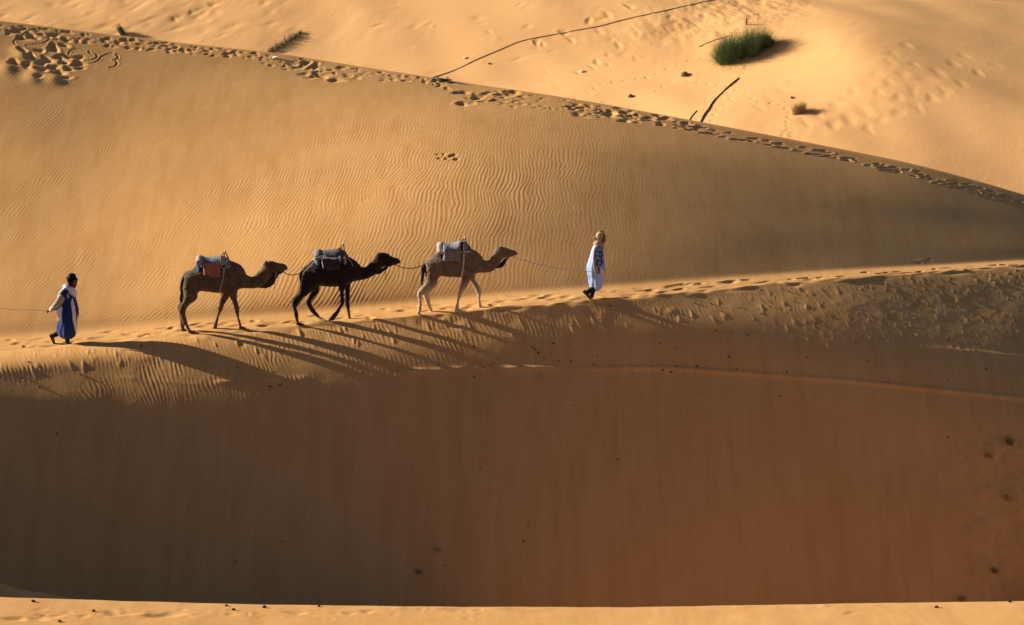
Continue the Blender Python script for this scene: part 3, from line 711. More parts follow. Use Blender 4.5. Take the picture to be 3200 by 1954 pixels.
# ================================================================== pale-legged camel in front
fur3 = fur('tan_brown_fur', (.20, .135, .082), (.09, .058, .036), leg=(.56, .43, .29), z0=.42, z1=.92)
fur3t = fur('blackish_tail_fur', (.028, .024, .022), (.014, .012, .012))
T3 = setup(1270, 720, 5.189, 1420)
c3 = make_camel('brown camel with pale legs at the head of the file, carrying a grey pack', T3,
    torso=[(345,540,790,.07),(380,488,830,.17),(440,440,800,.23),(500,415,750,.26),(600,385,752,.29),(700,370,765,.31),(800,360,765,.31),(900,360,760,.30),(980,370,760,.28),(1050,395,745,.24),(1110,420,715,.20),(1170,455,700,.16)],
    hump=[(470,400,540,.10),(560,340,520,.15),(680,310,520,.18),(820,300,520,.19),(950,285,520,.18),(1030,312,520,.15),(1090,345,540,.12),(1160,400,580,.10)],
    neck=[(1080,560,140),(1160,575,122),(1230,588,108),(1300,596,104),(1360,580,100),(1410,540,96),(1455,480,95),(1490,420,98),(1515,375,98)],
    head=[(1500,365,95,.09),(1550,360,92,.098),(1605,365,80,.09),(1655,372,64,.072),(1705,374,50,.062),(1750,378,42,.058),(1780,388,26,.045),(1790,394,14,.03)],
    jaw=[(1570,420,50,.065),(1640,425,32,.05),(1700,422,20,.042),(1745,418,14,.03)],
    legs=[(-.13,-.13,[(350,520,600),(345,512,720),(335,505,820),(290,430,890),(245,372,950),(192,310,1005),(184,262,1050),(192,250,1110),(200,246,1180),(197,246,1250),(190,240,1300),(178,225,1330)]),
          (.13,.11,[(400,520,680),(410,510,780),(395,500,860),(340,430,930),(285,378,990),(270,362,1040),(290,365,1090),(318,372,1150),(345,388,1220),(372,408,1280),(390,430,1325),(395,440,1345)]),
          (-.12,-.13,[(890,1080,620),(900,1060,740),(900,1030,830),(878,985,900),(850,940,980),(832,905,1050),(828,875,1110),(815,856,1170),(800,850,1240),(792,852,1300)]),
          (.12,.12,[(980,1130,640),(1010,1110,740),(1040,1120,810),(1078,1160,880),(1115,1198,950),(1140,1208,1010),(1150,1198,1070),(1156,1198,1130),(1158,1212,1200),(1165,1235,1250)])],
    feet=[(192,1365,-.13,-.85),(440,1352,.13,-.05),(828,1325,-.12,0),(1215,1285,.12,.02)],
    tail=[(375,490,20),(330,530,30),(292,600,32),(272,690,30),(262,780,28),(258,860,24),(252,925,14),(250,950,6)],
    furm=fur3, ear=(1525,325), tailm=fur3t, eye=(1642,345), extra=None,
    beard=[(1450,600,24,.035),(1520,580,46,.05),(1560,540,46,.05),(1600,490,34,.045),(1650,460,18,.03)])

# ================================================================== packs
def box_cloth(T, x0, x1, ytop, ybot, y_side, th, mat, name, parent, wav=.012, label=None, lean=0):
    """a flap hanging on the near flank"""
    n, m = 10, 7; g = Geo(); V = []
    for s_ in (-1, 1):
        for i in range(n):
            for j in range(m):
                X = x0+(x1-x0)*i/(n-1)+lean*j/(m-1); Yr = ytop+(ybot-ytop)*j/(m-1)+(6*math.sin(i*1.7) if j == m-1 else 0)
                yy = y_side+.05*(j/(m-1))*-1+wav*math.sin(i*1.3+j*.5)+s_*th
                x, z = T.xz(X, Yr, yy); V.append((x, yy, z))
    k = n*m; F = []
    for i in range(n-1):
        for j in range(m-1):
            a = i*m+j; F += [(a, a+m, a+m+1, a+1), (k+a+1, k+a+m+1, k+a+m, k+a)]
    for i in range(n-1): a = i*m; F += [(a+k, a+m+k, a+m, a), (a+m-1, a+2*m-1, a+2*m-1+k, a+m-1+k)]
    for j in range(m-1): F += [(j, j+1, j+1+k, j+k), ((n-1)*m+j+k, (n-1)*m+j+1+k, (n-1)*m+j+1, (n-1)*m+j)]
    g.add(V, F); return g.build(name, mat, parent, label)
def saddle(T, label, cush, roll, rollm, cushm, flap, flapm, frame, framem, handle, handlem, strap, strapm, pad, padm, girth, extra, girthm=None):
    r_ = empty('camel_saddle', T.P+Vector((T.xz(*cush[1][:2])[0], 0, 0)))
    off = T.xz(*cush[1][:2])[0]; tag(r_, label, 'saddle', 'packs on the camels')
    class Sh(Geo):
        def build(s, name, mat, parent=None, label=None, smooth=True):
            s.V = [(v[0]-off, v[1], v[2]) for v in s.V]; return Geo.build(s, name, mat, parent, label, smooth)
        def organic(s, *a, **k): s.V = [(v[0]-off, v[1], v[2]) for v in s.V]; return Geo.organic(s, *a, **k)
    # long cushion draped over both flanks
    g = Sh(); g.tube([T.body(X, t, b, w_) for (X, t, b, w_) in cush], n=24, res=3); g.organic('cushion', cushm, r_, .014, 2, .010)
    # rolled blanket across the back, upright end
    g = Sh(); (X0_, X1_, t, b) = roll; x0, zt = T.xz(X0_, t); x1, zb = T.xz(X1_, b); xc = (x0+x1)/2
    pts = [(xc, -.30, zb+.10, (x1-x0)/2*.98, .10), (xc, -.26, (zt+zb)/2, (x1-x0)/2, .12), (xc-.01, -.16, zt-.07, (x1-x0)/2, .10), (xc-.01, 0, zt-.05, (x1-x0)/2, .09), (xc-.01, .16, zt-.07, (x1-x0)/2, .10), (xc, .26, (zt+zb)/2, (x1-x0)/2, .12), (xc, .30, zb+.10, (x1-x0)/2, .10)]
    a = cat(pts, 4); 
    P_ = a[:, :3]; Tn = np.gradient(P_, axis=0); Tn /= np.linalg.norm(Tn, axis=1, keepdims=True)
    V = []; n = 14
    for p, q, t_ in zip(P_, a, Tn):
        u = np.array([1., 0, 0]); v = np.cross(t_, u); v /= np.linalg.norm(v)
        for i in range(n): an = 2*math.pi*i/n; V.append(p+u*math.cos(an)*q[3]+v*math.sin(an)*.075)
    m_ = len(P_); F = [(k*n+i, k*n+(i+1) % n, (k+1)*n+(i+1) % n, (k+1)*n+i) for k in range(m_-1) for i in range(n)]+[tuple(range(n))[::-1], tuple((m_-1)*n+i for i in range(n))]
    g.add(V, F); g.organic('blanket_roll', rollm, r_, .014, 2, .006)
    for (nm, args, mt) in flap:
        o = box_cloth(T, *args[:4], -.335, .008, mt, nm, r_, lean=args[4] if len(args) > 4 else 0); 
        for v in o.data.vertices: v.co.x -= off
    for sd_ in (-1, 1):
        g = Sh()
        for seg in frame:
            if seg[-1][2]*sd_ > 0: g.tube([(*[T.xz(X, Y, y)[0], y, T.xz(X, Y, y)[1]], .013, .013) for (X, Y, y) in seg], n=8, res=2, e2=(.3, 1, .2))
        g.build('frame', framem, r_)
    g = Sh()
    for seg in handle[:-1]: g.tube([(*[T.xz(X, Y, y)[0], y, T.xz(X, Y, y)[1]], .012, .012) for (X, Y, y) in seg], n=8, res=1, e2=(.4, 1, .1))
    g.build('handle_post', M['leather'] if handlem is M['bright_metal'] else framem, r_)
    g = Sh(); X, Y = handle[-1]; x, z = T.xz(X, Y); g.tube([(x, -.13, z, .016, .016), (x, 0, z+.004, .018, .018), (x, .13, z, .016, .016)], n=10, res=2, e2=(0, 0, 1)); g.build('handle', handlem, r_)
    g = Sh()
    for seg, hw in strap:
        P = []; 
        for (X, Y) in seg: x, z = T.xz(X, Y, -.345); P.append((x, -.352, z))
        d_ = Vector(P[-1])-Vector(P[0]); wv = Vector((d_.z, 0, -d_.x)).normalized()*hw*T.k; g.strip(P, tuple(wv))
    g.build('strap', strapm, r_)
    g = Sh(); 
    P = []; 
    for k, (X, Y) in enumerate(girth): t_ = k/(len(girth)-1); yy = -.345+.10*t_*t_; x, z = T.xz(X, Y, yy); P.append((x, yy, z))
    x, z = T.xz(girth[-1][0], girth[-1][1]+14); P += [(x, -.1, z), (x, .1, z)]
    g.strip(P, (.022, 0, 0)); g.build('girth_strap', girthm or strapm, r_)
    (X, Y, r, w_) = pad; g = Sh(); x, z = T.xz(X, Y); g.tube([(x+.05, -.27, z-.03, r*T.k*.8, .04), (x, -.14, z+.045, r*T.k, .06), (x, .0, z+.07, r*T.k, .06), (x, .14, z+.045, r*T.k, .06), (x+.05, .27, z-.03, r*T.k*.8, .04)], n=10, res=3, e2=(1, 0, 0)); g.organic('rear_pad', padm, r_, .012, 2, .008)
    for (nm, geo, mt) in extra: gg = Sh(); gg.V, gg.F = geo.V, geo.F; gg.build(nm, mt, r_)
    return r_
def line3(T, pts, y, r=.007, n=6):
    g = Geo(); g.tube([(*[T.xz(X, Y, yy)[0], yy, T.xz(X, Y, yy)[1]], r, r) for (X, Y, *e) in pts for yy in [e[0] if e else y]], n=n, res=3, e2=(.2, 1, .2)); return g
def tassels(T, X, Ys, y, r):
    g = Geo()
    for k, Y in enumerate(Ys): x, z = T.xz(X+3*math.sin(k*2.3), Y, y); g.ball((x, y, z), (r*1.2, r, r*1.2), 8, 6)
    return g
saddle(T1, 'pack with blue-grey cushion and brick-red flap on the rearmost camel',
    cush=[(640,295,420,.20),(700,272,430,.30),(800,272,430,.32),(900,258,430,.32),(970,246,430,.28),(995,262,420,.20)],
    roll=(588,690,262,372), rollm=cloth('pale_grey_blanket', (0.324, 0.297, 0.270)), cushm=cloth('blue_grey_blanket', (0.121, 0.135, 0.162), var=[((4, 60, 60), (.20, .20, .21), .5, .62, .8)]),
    flap=[('red_flap', (697, 955, 358, 545, 6), cloth('brick_red_cloth', (.36, .12, .075), var=[(14, (.52, .26, .16), .5, .7, .6)])), ('inner_flap', (800, 950, 470, 572, 4), cloth('faded_red_cloth', (.42, .15, .10)))],
    flapm=None, frame=[[(1010,285,-.3),(1040,290,-.33),(1095,330,-.33),(1098,420,-.35),(1035,430,-.35),(1012,300,-.33)],[(1060,295,-.32),(1062,425,-.35)],[(1030,360,-.34),(1098,365,-.34)],[(1000,285,.3),(1090,330,.33),(1098,420,.35)]],
    framem=material('green_frame', (.13, .22, .17), .6, var=[(30, (.3, .33, .3), .5, .7, .7)]), handle=[[(960,262,-.1),(1012,180,0)],[(1020,180,0),(1062,290,-.12)],[(1012,180,0),(1000,262,.1)],[(1062,290,.12),(1018,182,0)],(1015,176)], handlem=M['bright_metal'],
    strap=[([(1012,245),(1014,330),(1010,430),(1003,520)], 20), ([(958,400),(1030,402),(1110,412)], 18), ([(975,250),(975,360)], 16)], strapm=M['white_grey'], pad=(610,415,40,0), padm=cloth('blue_pad', (.05, .09, .15)),
    girth=[(1003,520),(990,590),(965,680),(938,780)], extra=[('rope_loop', line3(T1, [(575,410),(520,480),(450,545),(398,590)], -.20, .008), M['white_grey']), ('pompom', tassels(T1, 625, [262,258], -.15, .02), M['white'])])
saddle(T2, 'dark pack with a white stripe on the black camel',
    cush=[(640,250,360,.22),(690,228,370,.31),(780,222,370,.33),(860,212,370,.33),(920,200,370,.29),(945,215,360,.20)],
    roll=(540,655,228,355), rollm=cloth('mauve_grey_blanket', (0.203, 0.189, 0.189)), cushm=cloth('slate_blanket', (0.074, 0.068, 0.078)),
    flap=[('side_bag', (662, 935, 325, 505, 12), cloth('charcoal_bag', (.038, .035, .038))), ('lower_flap', (740, 925, 420, 528, 6), cloth('grey_flap', (.065, .06, .068)))],
    flapm=None, frame=[[(905,215,-.2),(950,175,-.1),(965,200,-.2),(930,250,-.3)],[(930,240,-.33),(1010,240,-.33),(1050,300,-.33),(1045,420,-.35)],[(940,240,.33),(1045,300,.33)]],
    framem=M['leather'], handle=[[(930,200,-.05),(980,118,0)],[(990,118,0),(1002,235,-.1)],[(985,118,0),(1000,235,.1)],(984,110)], handlem=M['bright_metal'],
    strap=[([(668,338),(800,345),(925,352)], 16)], strapm=cloth('white_band', (0.675, 0.648, 0.648)), pad=(560,375,36,0), padm=cloth('pale_blue_pad', (.12, .19, .24)),
    girthm=M['leather'], girth=[(945,520),(950,600),(958,690),(945,755)], extra=[('rope_loop', line3(T2, [(575,370),(500,440),(430,510),(378,552),(350,610,-.2),(335,690,-.2),(320,780,-.2)], -.22, .010), cloth('pale_green_rope', (.40, .42, .36))),
        ('tie_rope', line3(T2, [(720,300,-.34),(640,320,-.34),(560,345,-.3),(520,365,-.25)], -.3, .009), cloth('cream_green_rope', (.55, .58, .45))),
        ('edging', line3(T2, [(662,340,-.36),(668,420,-.37),(682,500,-.385)], -.37, .010), M['white']), ('neck_strap', line3(T2, [(1050,320,-.3),(1100,390,-.26),(1140,468,-.2)], -.25, .010), M['white_grey']),
        ('tassel', tassels(T2, 942, [332,348,364,380], -.37, .028), M['white_grey']), ('tassel', tassels(T2, 1020, [345,365,385,405,422], -.37, .030), M['white_grey'])])
saddle(T3, 'grey pack with a pale cross of straps on the camel in front',
    cush=[(590,238,350,.22),(640,226,352,.30),(740,232,352,.32),(820,216,352,.32),(880,190,352,.29),(915,182,340,.20)],
    roll=(508,622,222,398), rollm=cloth('cream_grey_blanket', (0.378, 0.365, 0.311)), cushm=cloth('lilac_grey_blanket', (0.189, 0.176, 0.203), var=[((4, 60, 60), (.26, .24, .24), .5, .62, .8)]),
    flap=[('hanging_flap', (632, 885, 340, 512, 0), cloth('grey_wool_flap', (0.203, 0.182, 0.149), var=[(60, (.22, .20, .17), .45, .65, .8)])), ('dark_flap', (878, 925, 205, 350, 0), M['black'])],
    flapm=None, frame=[[(950,240,-.3),(1000,240,-.33),(1042,290,-.33),(1045,370,-.35),(960,378,-.35)],[(985,240,-.32),(988,375,-.35)],[(1015,255,-.32),(1020,370,-.35)],[(950,240,.3),(1040,290,.33),(1045,370,.35)]],
    framem=cloth('dark_blue_frame', (.05, .06, .08)), handle=[[(900,178,-.08),(955,128,0)],[(962,128,0),(985,228,-.1)],[(960,128,0),(985,228,.1)],(952,122)], handlem=M['red_handle'],
    strap=[([(932,235),(933,330),(938,420),(938,500)], 13), ([(888,355),(935,362),(1045,352)], 15)], strapm=cloth('cream_webbing', (0.567, 0.499, 0.419)), pad=(545,402,34,0), padm=M['black'],
    girth=[(938,430),(934,520),(928,610),(900,745)], extra=[('tassel', tassels(T3, 625, [250,268,286,304,322,345,365,385,405,425,450,475], -.365, .018), M['white']),
        ('rope_loop', line3(T3, [(510,425),(450,455),(400,495),(365,535)], -.21, .010), M['white_grey'])])

# ================================================================== halters and lead ropes
def world(T, X, Y, y=0): x, z = T.xz(X, Y, y); return T.P+Vector((x, y, z))
def halter(T, root, mouth, cheek, poll, hang, hm, rm):
    g = line3(T, [(mouth[0], mouth[1], -.055), (cheek[0], cheek[1], -.085), (poll[0], poll[1], -.06)], -.08, .006); g.build('halter', hm, root)
    g = line3(T, [(a, b, -.09) for a, b in hang], -.09, .008); g.build('halter_end', rm, root)
halter(T1, c1, (1875,440), (1780,470), (1690,345), [(1785,500),(1772,590),(1758,680),(1750,755)], M['rope_dark'], M['rope_blue'])
halter(T2, c2, (1790,400), (1680,440), (1600,262), [(1638,485),(1642,560),(1645,630),(1647,685)], M['leather'], cloth('maroon_rope', (.05, .012, .02)))
halter(T3, c3, (1745,400), (1660,420), (1560,285), [(1745,430),(1750,440),(1756,446)], M['leather'], M['leather'])
rope('lead_rope', world(T1, 1872, 478, -.03), world(T2, 300, 572, -.02), .075, M['rope_dark'], .012, "dark lead rope from the rearmost camel's mouth to the black camel's tail")
rope('lead_rope', world(T2, 1775, 432, -.03), world(T3, 285, 560, -.03), .11, M['rope_dark'], .012, "dark lead rope from the black camel's mouth to the tail of the camel in front")

# ================================================================== people
def hand(g, p, d, side, curl=.6, s=1.0):
    """palm, four bent fingers of unequal length and a thumb; d = direction the fingers point, side = palm normal"""
    p, d, n = Vector(p), Vector(d).normalized(), Vector(side).normalized(); w_ = d.cross(n).normalized()
    q = lambda a, b, c: p+d*a*s+w_*b*s+n*c*s
    g.tube([(*q(-.02, 0, 0), .024*s, .020*s), (*q(.02, 0, 0), .036*s, .017*s), (*q(.065, 0, .004), .040*s, .015*s), (*q(.085, 0, .004), .034*s, .013*s)], n=10, res=2, e2=tuple(n))
    for k, (b, ln) in enumerate(((-.030, .068), (-.010, .080), (.011, .075), (.030, .058))):
        P = []; a0 = q(.08, b, .002); an = 0; L_ = ln*s
        for j, fr in enumerate((0, .4, .35, .3)):
            if j: an += curl*(.7+.1*k); a0 = a0+(d*math.cos(an)+n*math.sin(an))*L_*fr
            P.append((*a0, (.0095-.001*j)*s, (.0095-.001*j)*s))
        g.tube(P, n=8, res=2, e2=tuple(w_))
    g.tube([(*q(.005, -.028, .004), .013*s, .012*s), (*q(.035, -.052, .016), .011*s, .011*s), (*q(.062, -.052, .036), .009*s, .009*s), (*q(.078, -.040, .050), .007*s, .007*s)], n=8, res=2, e2=tuple(n))
def folds(a=.05, k=6, ph=0): return lambda th, t: 1+t*(a*np.sin(k*th+3*t+ph)+a*.6*np.sin((k*2-1)*th-4*t+ph))
def gownst(T, pts):
    out = []
    for (xb, xf, Y, lat) in pts:
        x0, z = T.xz(xb, Y); x1, _ = T.xz(xf, Y); out.append(((x0+x1)/2, 0, z, (x1-x0)/2, lat))
    return out
def P3(T, X, Y, y): x, z = T.xz(X, Y, y); return (x, y, z)
def limb(g, T, pts, n=12, res=4, e2=None):
    g.tube([(*P3(T, X, Y, y), r*T.k, (rb or r)*T.k) for (X, Y, y, r, rb) in [(q+(None,))[:5] for q in pts]], n=n, res=res, e2=e2)
def shoe(T, name, heel, toe, y, mat, parent, hgt=.05, sole=None):
    h = Vector(P3(T, *heel, y)); t = Vector(P3(T, *toe, y)); d = (t-h); up = Vector((-d.z, 0, d.x)).normalized()
    g = Geo(); pts = []
    for a, u, ra, rb in ((.02, .030, .040, .034), (.22, .040, .050, .040), (.5, .028, .036, .044), (.8, .014, .024, .046), (.98, .006, .014, .032)):
        p = h+d*a+up*u; pts.append((*p, ra, rb))
    g.tube(pts, n=12, res=3); o = g.organic(name, mat, parent, .008, 1)
    g = Geo(); g.tube([(*(h+d*a-up*.012), .010, rb) for a, rb in ((-.04, .03), (.25, .038), (.6, .046), (.85, .046), (1.03, .02))], n=12, res=2)
    g.build('sole', sole or M['leather'], o); return o

# ---- man in the dark blue robe, far left
TL = setup(100, 840, 5.79, 228)
pl = empty('person', TL.P); tag(pl, 'walking man in a dark blue robe and white scarf, holding a rope behind him', 'person')
g = Geo()
limb(g, TL, [(775,152,0,52,52),(777,180,0,78,66),(780,215,0,84,72),(786,255,0,74,68),(796,295,0,56,58),(803,325,0,34,42),(806,340,0,18,26)], n=18)
limb(g, TL, [(818,262,0,10,10),(834,280,0,12,12),(842,294,0,11,14),(826,302,0,10,14)], n=8)                      # nose
limb(g, TL, [(826,314,0,9,20),(836,318,0,6,14)], n=8); limb(g, TL, [(820,336,0,14,18),(822,344,0,8,12)], n=8)     # lips, chin
for s_ in (-1, 1):
    limb(g, TL, [(752,238,s_*.070,12,8),(748,258,s_*.082,18,8),(754,278,s_*.074,10,7)], n=8)                         # ears
limb(g, TL, [(766,270,0,46),(740,330,0,44),(712,390,0,60,80)], n=14)
limb(g, TL, [(706,380,0,60,120),(690,450,0,88,150),(680,560,0,92,145),(672,680,0,84,130),(668,790,0,92,140),(664,860,0,88,130)], n=18)
limb(g, TL, [(672,438,-.17,46),(610,540,-.215,42),(545,630,-.235,36),(470,698,-.225,32),(400,742,-.205,25),(374,755,-.20,22)])
limb(g, TL, [(700,438,.17,46),(745,540,.215,42),(770,640,.225,36),(800,730,.21,32),(828,795,.19,24)])
hand(g, P3(TL, 372, 757, -.20), (-.9, 0, -.25), (0, .8, -.6), 1.1); hand(g, P3(TL, 832, 800, .19), (.15, 0, -1), (-1, .1, 0), .5)
limb(g, TL, [(660,840,-.09,80),(655,960,-.09,66),(655,1080,-.09,54),(652,1180,-.09,44),(648,1290,-.09,34),(642,1340,-.09,30)])
limb(g, TL, [(655,840,.09,80),(610,960,.09,66),(550,1080,.09,54),(470,1170,.09,46),(400,1205,.09,36),(352,1228,.09,28)])
limb(g, TL, [(640,1345,-.09,28),(690,1362,-.09,24),(760,1374,-.09,16)]); limb(g, TL, [(350,1225,.09,26),(370,1285,.09,24),(400,1340,.09,14)])
g.organic('body', M['skin'], pl, .009, 2)
for s_ in (-1, 1): Geo().ball(P3(TL, 815, 255, s_*.035), .011, 8, 6).build('eye', M['eye'], pl)
g = Geo(); limb(g, TL, [(765,150,0,66,60),(762,172,0,88,76),(752,205,0,92,80),(738,240,0,66,76),(726,265,0,34,62)], n=18); limb(g, TL, [(790,170,0,38,58),(828,192,0,24,44),(850,206,0,10,24)], n=12)
g.organic('hair', M['hair'], pl, .010, 1, .012)
blue = cloth('deep_blue_cotton', (.012, .034, .15), var=[((3, 3, 1), (.022, .055, .21), .45, .65, .7), (14, (.008, .02, .10), .45, .7, .6)])
g = Geo(); g.tube(gownst(TL, [(665,765,395,.10),(585,798,432,.20),(545,812,500,.235),(528,818,600,.24),(512,826,700,.245),(500,836,800,.26),(500,840,880,.255),(498,836,960,.245),(486,828,1020,.245),(470,820,1070,.245),(468,814,1118,.24)]), n=48, res=4, fold=folds(.07, 5))
robe = g.organic('robe', blue, pl, .012, 1)
g = Geo(); limb(g, TL, [(655,430,-.18,70,60),(610,520,-.225,72,58),(555,610,-.245,66,54),(500,672,-.24,60,50),(440,716,-.225,52,46)], n=16); g.organic('sleeve', blue, pl, .010, 1)
g = Geo(); limb(g, TL, [(700,430,.18,60,60),(745,540,.225,58,54),(775,650,.235,54,50),(805,745,.215,46,44)], n=16); g.organic('sleeve', blue, pl, .010, 1)
pat = cloth('cream_embroidery', (.50, .44, .34), var=[(70, (.08, .07, .12), .5, .56, .9)])
g = Geo(); limb(g, TL, [(600,520,-.235,74,60),(555,590,-.255,72,58),(505,650,-.252,66,54),(462,690,-.24,58,50)], n=16); g.organic('sleeve_panel', pat, pl, .010, 1)
g = Geo(); limb(g, TL, [(450,705,-.228,56,48),(410,735,-.215,50,44),(385,752,-.207,36,34)], n=16); g.organic('cuff', cloth('cream_cuff', (.62, .58, .52)), pl, .010, 1)
g = Geo(); x, z = TL.xz(705, 505, -.22); 
limb(g, TL, [(700,440,-.235,22,8),(706,490,-.25,30,8),(712,530,-.25,20,8)], n=10); g.organic('chest_embroidery', pat, pl, .009, 1)
sc_w = cloth('white_scarf', (.78, .77, .86), var=[(9, (.62, .60, .74), .45, .7, .6)])
g = Geo()
for k, (cx, cy, rx, tilt, rr) in enumerate(((712,352,72,.35,32),(726,392,88,.42,36),(742,430,80,.45,34))):
    st = []
    for q in range(17):
        a_ = q/16*2*math.pi; X = cx+rx*math.cos(a_); Y = cy+rx*tilt*math.cos(a_)+4*math.sin(3*a_+k); y = (rx/5.79*TL.m*1.05)*math.sin(a_)*1.15
        x, z = TL.xz(X, Y, y); st.append((x, y, z))
    for a_, b_ in zip(st[:-1], st[1:]): g.tube([(*a_, rr*TL.k, rr*TL.k), (*b_, rr*TL.k, rr*TL.k)], n=10, res=1)
limb(g, TL, [(640,330,-.02,44,60),(690,345,-.03,46,70)], n=12); limb(g, TL, [(770,430,-.05,44,60),(792,470,-.06,36,50),(780,500,-.07,26,40)], n=12)
g.organic('scarf', sc_w, pl, .012, 2, .004)
g = Geo(); limb(g, TL, [(752,480,-.12,22,30),(768,600,-.17,34,26),(790,720,-.20,36,24),(798,860,-.20,34,26),(806,960,-.19,33,26),(818,1060,-.17,24,24),(822,1170,-.15,14,20)], n=14); g.organic('scarf_end', sc_w, pl, .010, 1, .005)
g = Geo(); limb(g, TL, [(640,370,-.16,26,40),(575,430,-.22,28,30),(528,510,-.20,26,26),(505,600,-.17,22,24),(540,700,-.22,60,22),(535,780,-.24,48,20),(540,860,-.25,42,20),(532,925,-.25,22,18)], n=14); g.organic('shawl', sc_w, pl, .010, 1, .006)
tr = cloth('black_trousers', (.014, .013, .012))
g = Geo(); limb(g, TL, [(655,1100,-.09,58),(652,1200,-.09,50),(650,1270,-.09,45),(650,1315,-.09,40)]); g.organic('trouser_leg', tr, pl, .009, 1)
g = Geo(); limb(g, TL, [(540,1080,.09,60),(470,1165,.09,52),(400,1200,.09,44),(360,1222,.09,36)]); g.organic('trouser_leg', tr, pl, .009, 1)
sh = cloth('dusty_shoe', (.10, .075, .05))
shoe(TL, 'shoe', (618, 1388), (800, 1388), -.09, sh, pl); shoe(TL, 'shoe', (322, 1205), (398, 1372), .09, sh, pl)
hl = world(TL, 345, 762, -.20)
pe = Vector(at(-160., 950., TL.P.y-.3)); rope('lead_rope', pe, hl+Vector((.02, 0, .0)), .03, M['rope_pink'], .006, 'pale pink rope running out of the left edge from the man in dark blue')

# ---- man in the light blue robe, leading
TR = setup(1780, 700, 5.79, 1852)
prn = empty('person', TR.P); tag(prn, 'walking man in a light blue robe and tan turban, leading the first camel', 'person')
g = Geo()
limb(g, TR, [(560,165,0,46,50),(562,200,0,70,64),(568,240,0,72,68),(578,285,0,62,62),(590,325,0,46,52),(598,355,0,24,36)], n=18)
limb(g, TR, [(612,272,0,10,9),(634,292,0,11,11),(636,304,0,11,14),(622,310,0,9,12)], n=8); limb(g, TR, [(616,324,0,10,18),(626,328,0,6,12)], n=8)
for s_ in (-1, 1): limb(g, TR, [(548,250,s_*.066,12,8),(545,270,s_*.078,16,8),(550,290,s_*.07,10,7)], n=8)
limb(g, TR, [(560,300,0,44),(545,360,0,44),(525,410,0,60,80)], n=14)
limb(g, TR, [(520,400,0,60,120),(500,470,0,84,145),(480,580,0,84,140),(458,690,0,84,128),(440,790,0,96,140),(450,860,0,90,130)], n=18)
limb(g, TR, [(505,455,-.17,46),(500,560,-.215,42),(498,650,-.235,36),(505,740,-.22,32),(512,815,-.20,24),(514,835,-.20,22)])
limb(g, TR, [(535,455,.17,46),(555,560,.215,42),(562,650,.225,36),(590,740,.20,32),(612,790,.18,24)])
hand(g, P3(TR, 514, 838, -.20), (.05, 0, -1), (.3, 1, 0), 1.0); hand(g, P3(TR, 614, 795, .18), (.45, 0, -.9), (-.6, -.2, -.6), .9)
limb(g, TR, [(450,850,-.09,82),(480,960,-.09,60),(500,1070,-.09,46),(460,1130,-.09,44),(390,1190,-.09,42),(315,1235,-.09,30)])
limb(g, TR, [(450,850,.09,82),(470,960,.09,66),(460,1080,.09,54),(432,1180,.09,46),(408,1270,.09,36),(392,1345,.09,28)])
limb(g, TR, [(290,1232,-.09,26),(330,1290,-.09,24),(380,1345,-.09,14)]); limb(g, TR, [(375,1365,.09,26),(420,1375,.09,22),(455,1382,.09,14)])
g.organic('body', M['skin'], prn, .009, 2)
for s_ in (-1, 1): Geo().ball(P3(TR, 606, 262, s_*.033), .011, 8, 6).build('eye', M['eye'], prn)
tan = cloth('tan_turban', (.40, .29, .18), var=[((20, 20, 60), (.26, .18, .11), .45, .6, .8)])
g = Geo()
limb(g, TR, [(560,156,0,34,38),(553,185,0,64,64),(545,230,0,76,74),(535,275,0,70,72),(526,315,0,56,66),(528,345,0,44,58)], n=20)
for k in range(4):
    st = []
    for q in range(17):
        a_ = q/16*2*math.pi; X = 550+62*math.cos(a_)-6*k; Y = 180+26*k+(-22+6*k)*math.cos(a_); y = .088*math.sin(a_); x, z = TR.xz(X, Y, y); st.append((x, y, z))
    for a_, b_ in zip(st[:-1], st[1:]):
        if k < 2 or a_[0] < TR.xz(590, 0)[0]: g.tube([(*a_, 13*TR.k, 13*TR.k), (*b_, 13*TR.k, 13*TR.k)], n=8, res=1)
limb(g, TR, [(470,255,-.02,24),(440,260,-.02,24),(436,285,-.02,14)], n=10)
g.organic('turban', tan, prn, .011, 1, .004)
g = Geo()
for k, (cx, cy, rx, tilt, rr) in enumerate(((528,352,66,.25,24),(522,385,78,.35,26),(530,415,76,.5,20))):
    st = []
    for q in range(17):
        a_ = q/16*2*math.pi; X = cx+rx*math.cos(a_); Y = cy+rx*tilt*math.cos(a_); y = (rx*TR.k)*math.sin(a_)*1.2; x, z = TR.xz(X, Y, y); st.append((x, y, z))
    for a_, b_ in zip(st[:-1], st[1:]): g.tube([(*a_, rr*TR.k, rr*TR.k), (*b_, rr*TR.k, rr*TR.k)], n=10, res=1)
g.organic('scarf', tan, prn, .011, 2, .004)
g = Geo(); limb(g, TR, [(622,214,0,8,58),(628,232,0,13,62),(624,250,0,8,56)], n=14); g.organic('sunglasses', M['leather'], prn, .007, 1)
lb = cloth('light_blue_cotton', (.28, .40, .72), var=[((4, 4, 1), (.40, .52, .82), .42, .62, .8), (9, (.22, .31, .58), .5, .75, .5)])
g = Geo(); g.tube(gownst(TR, [(500,585,390,.10),(428,592,420,.19),(392,582,490,.225),(368,574,580,.225),(342,566,670,.23),(312,570,760,.245),(306,575,810,.25),(318,580,880,.25),(335,588,940,.225),(342,597,1010,.22),(346,596,1060,.215),(356,585,1100,.20)]), n=48, res=4, fold=folds(.075, 5, 1))
g.organic('robe', lb, prn, .012, 1)
psl = cloth('patterned_sleeve', (.18, .24, .56), var=[((22, 22, 14), (.012, .014, .04), .50, .54, 1.0)])
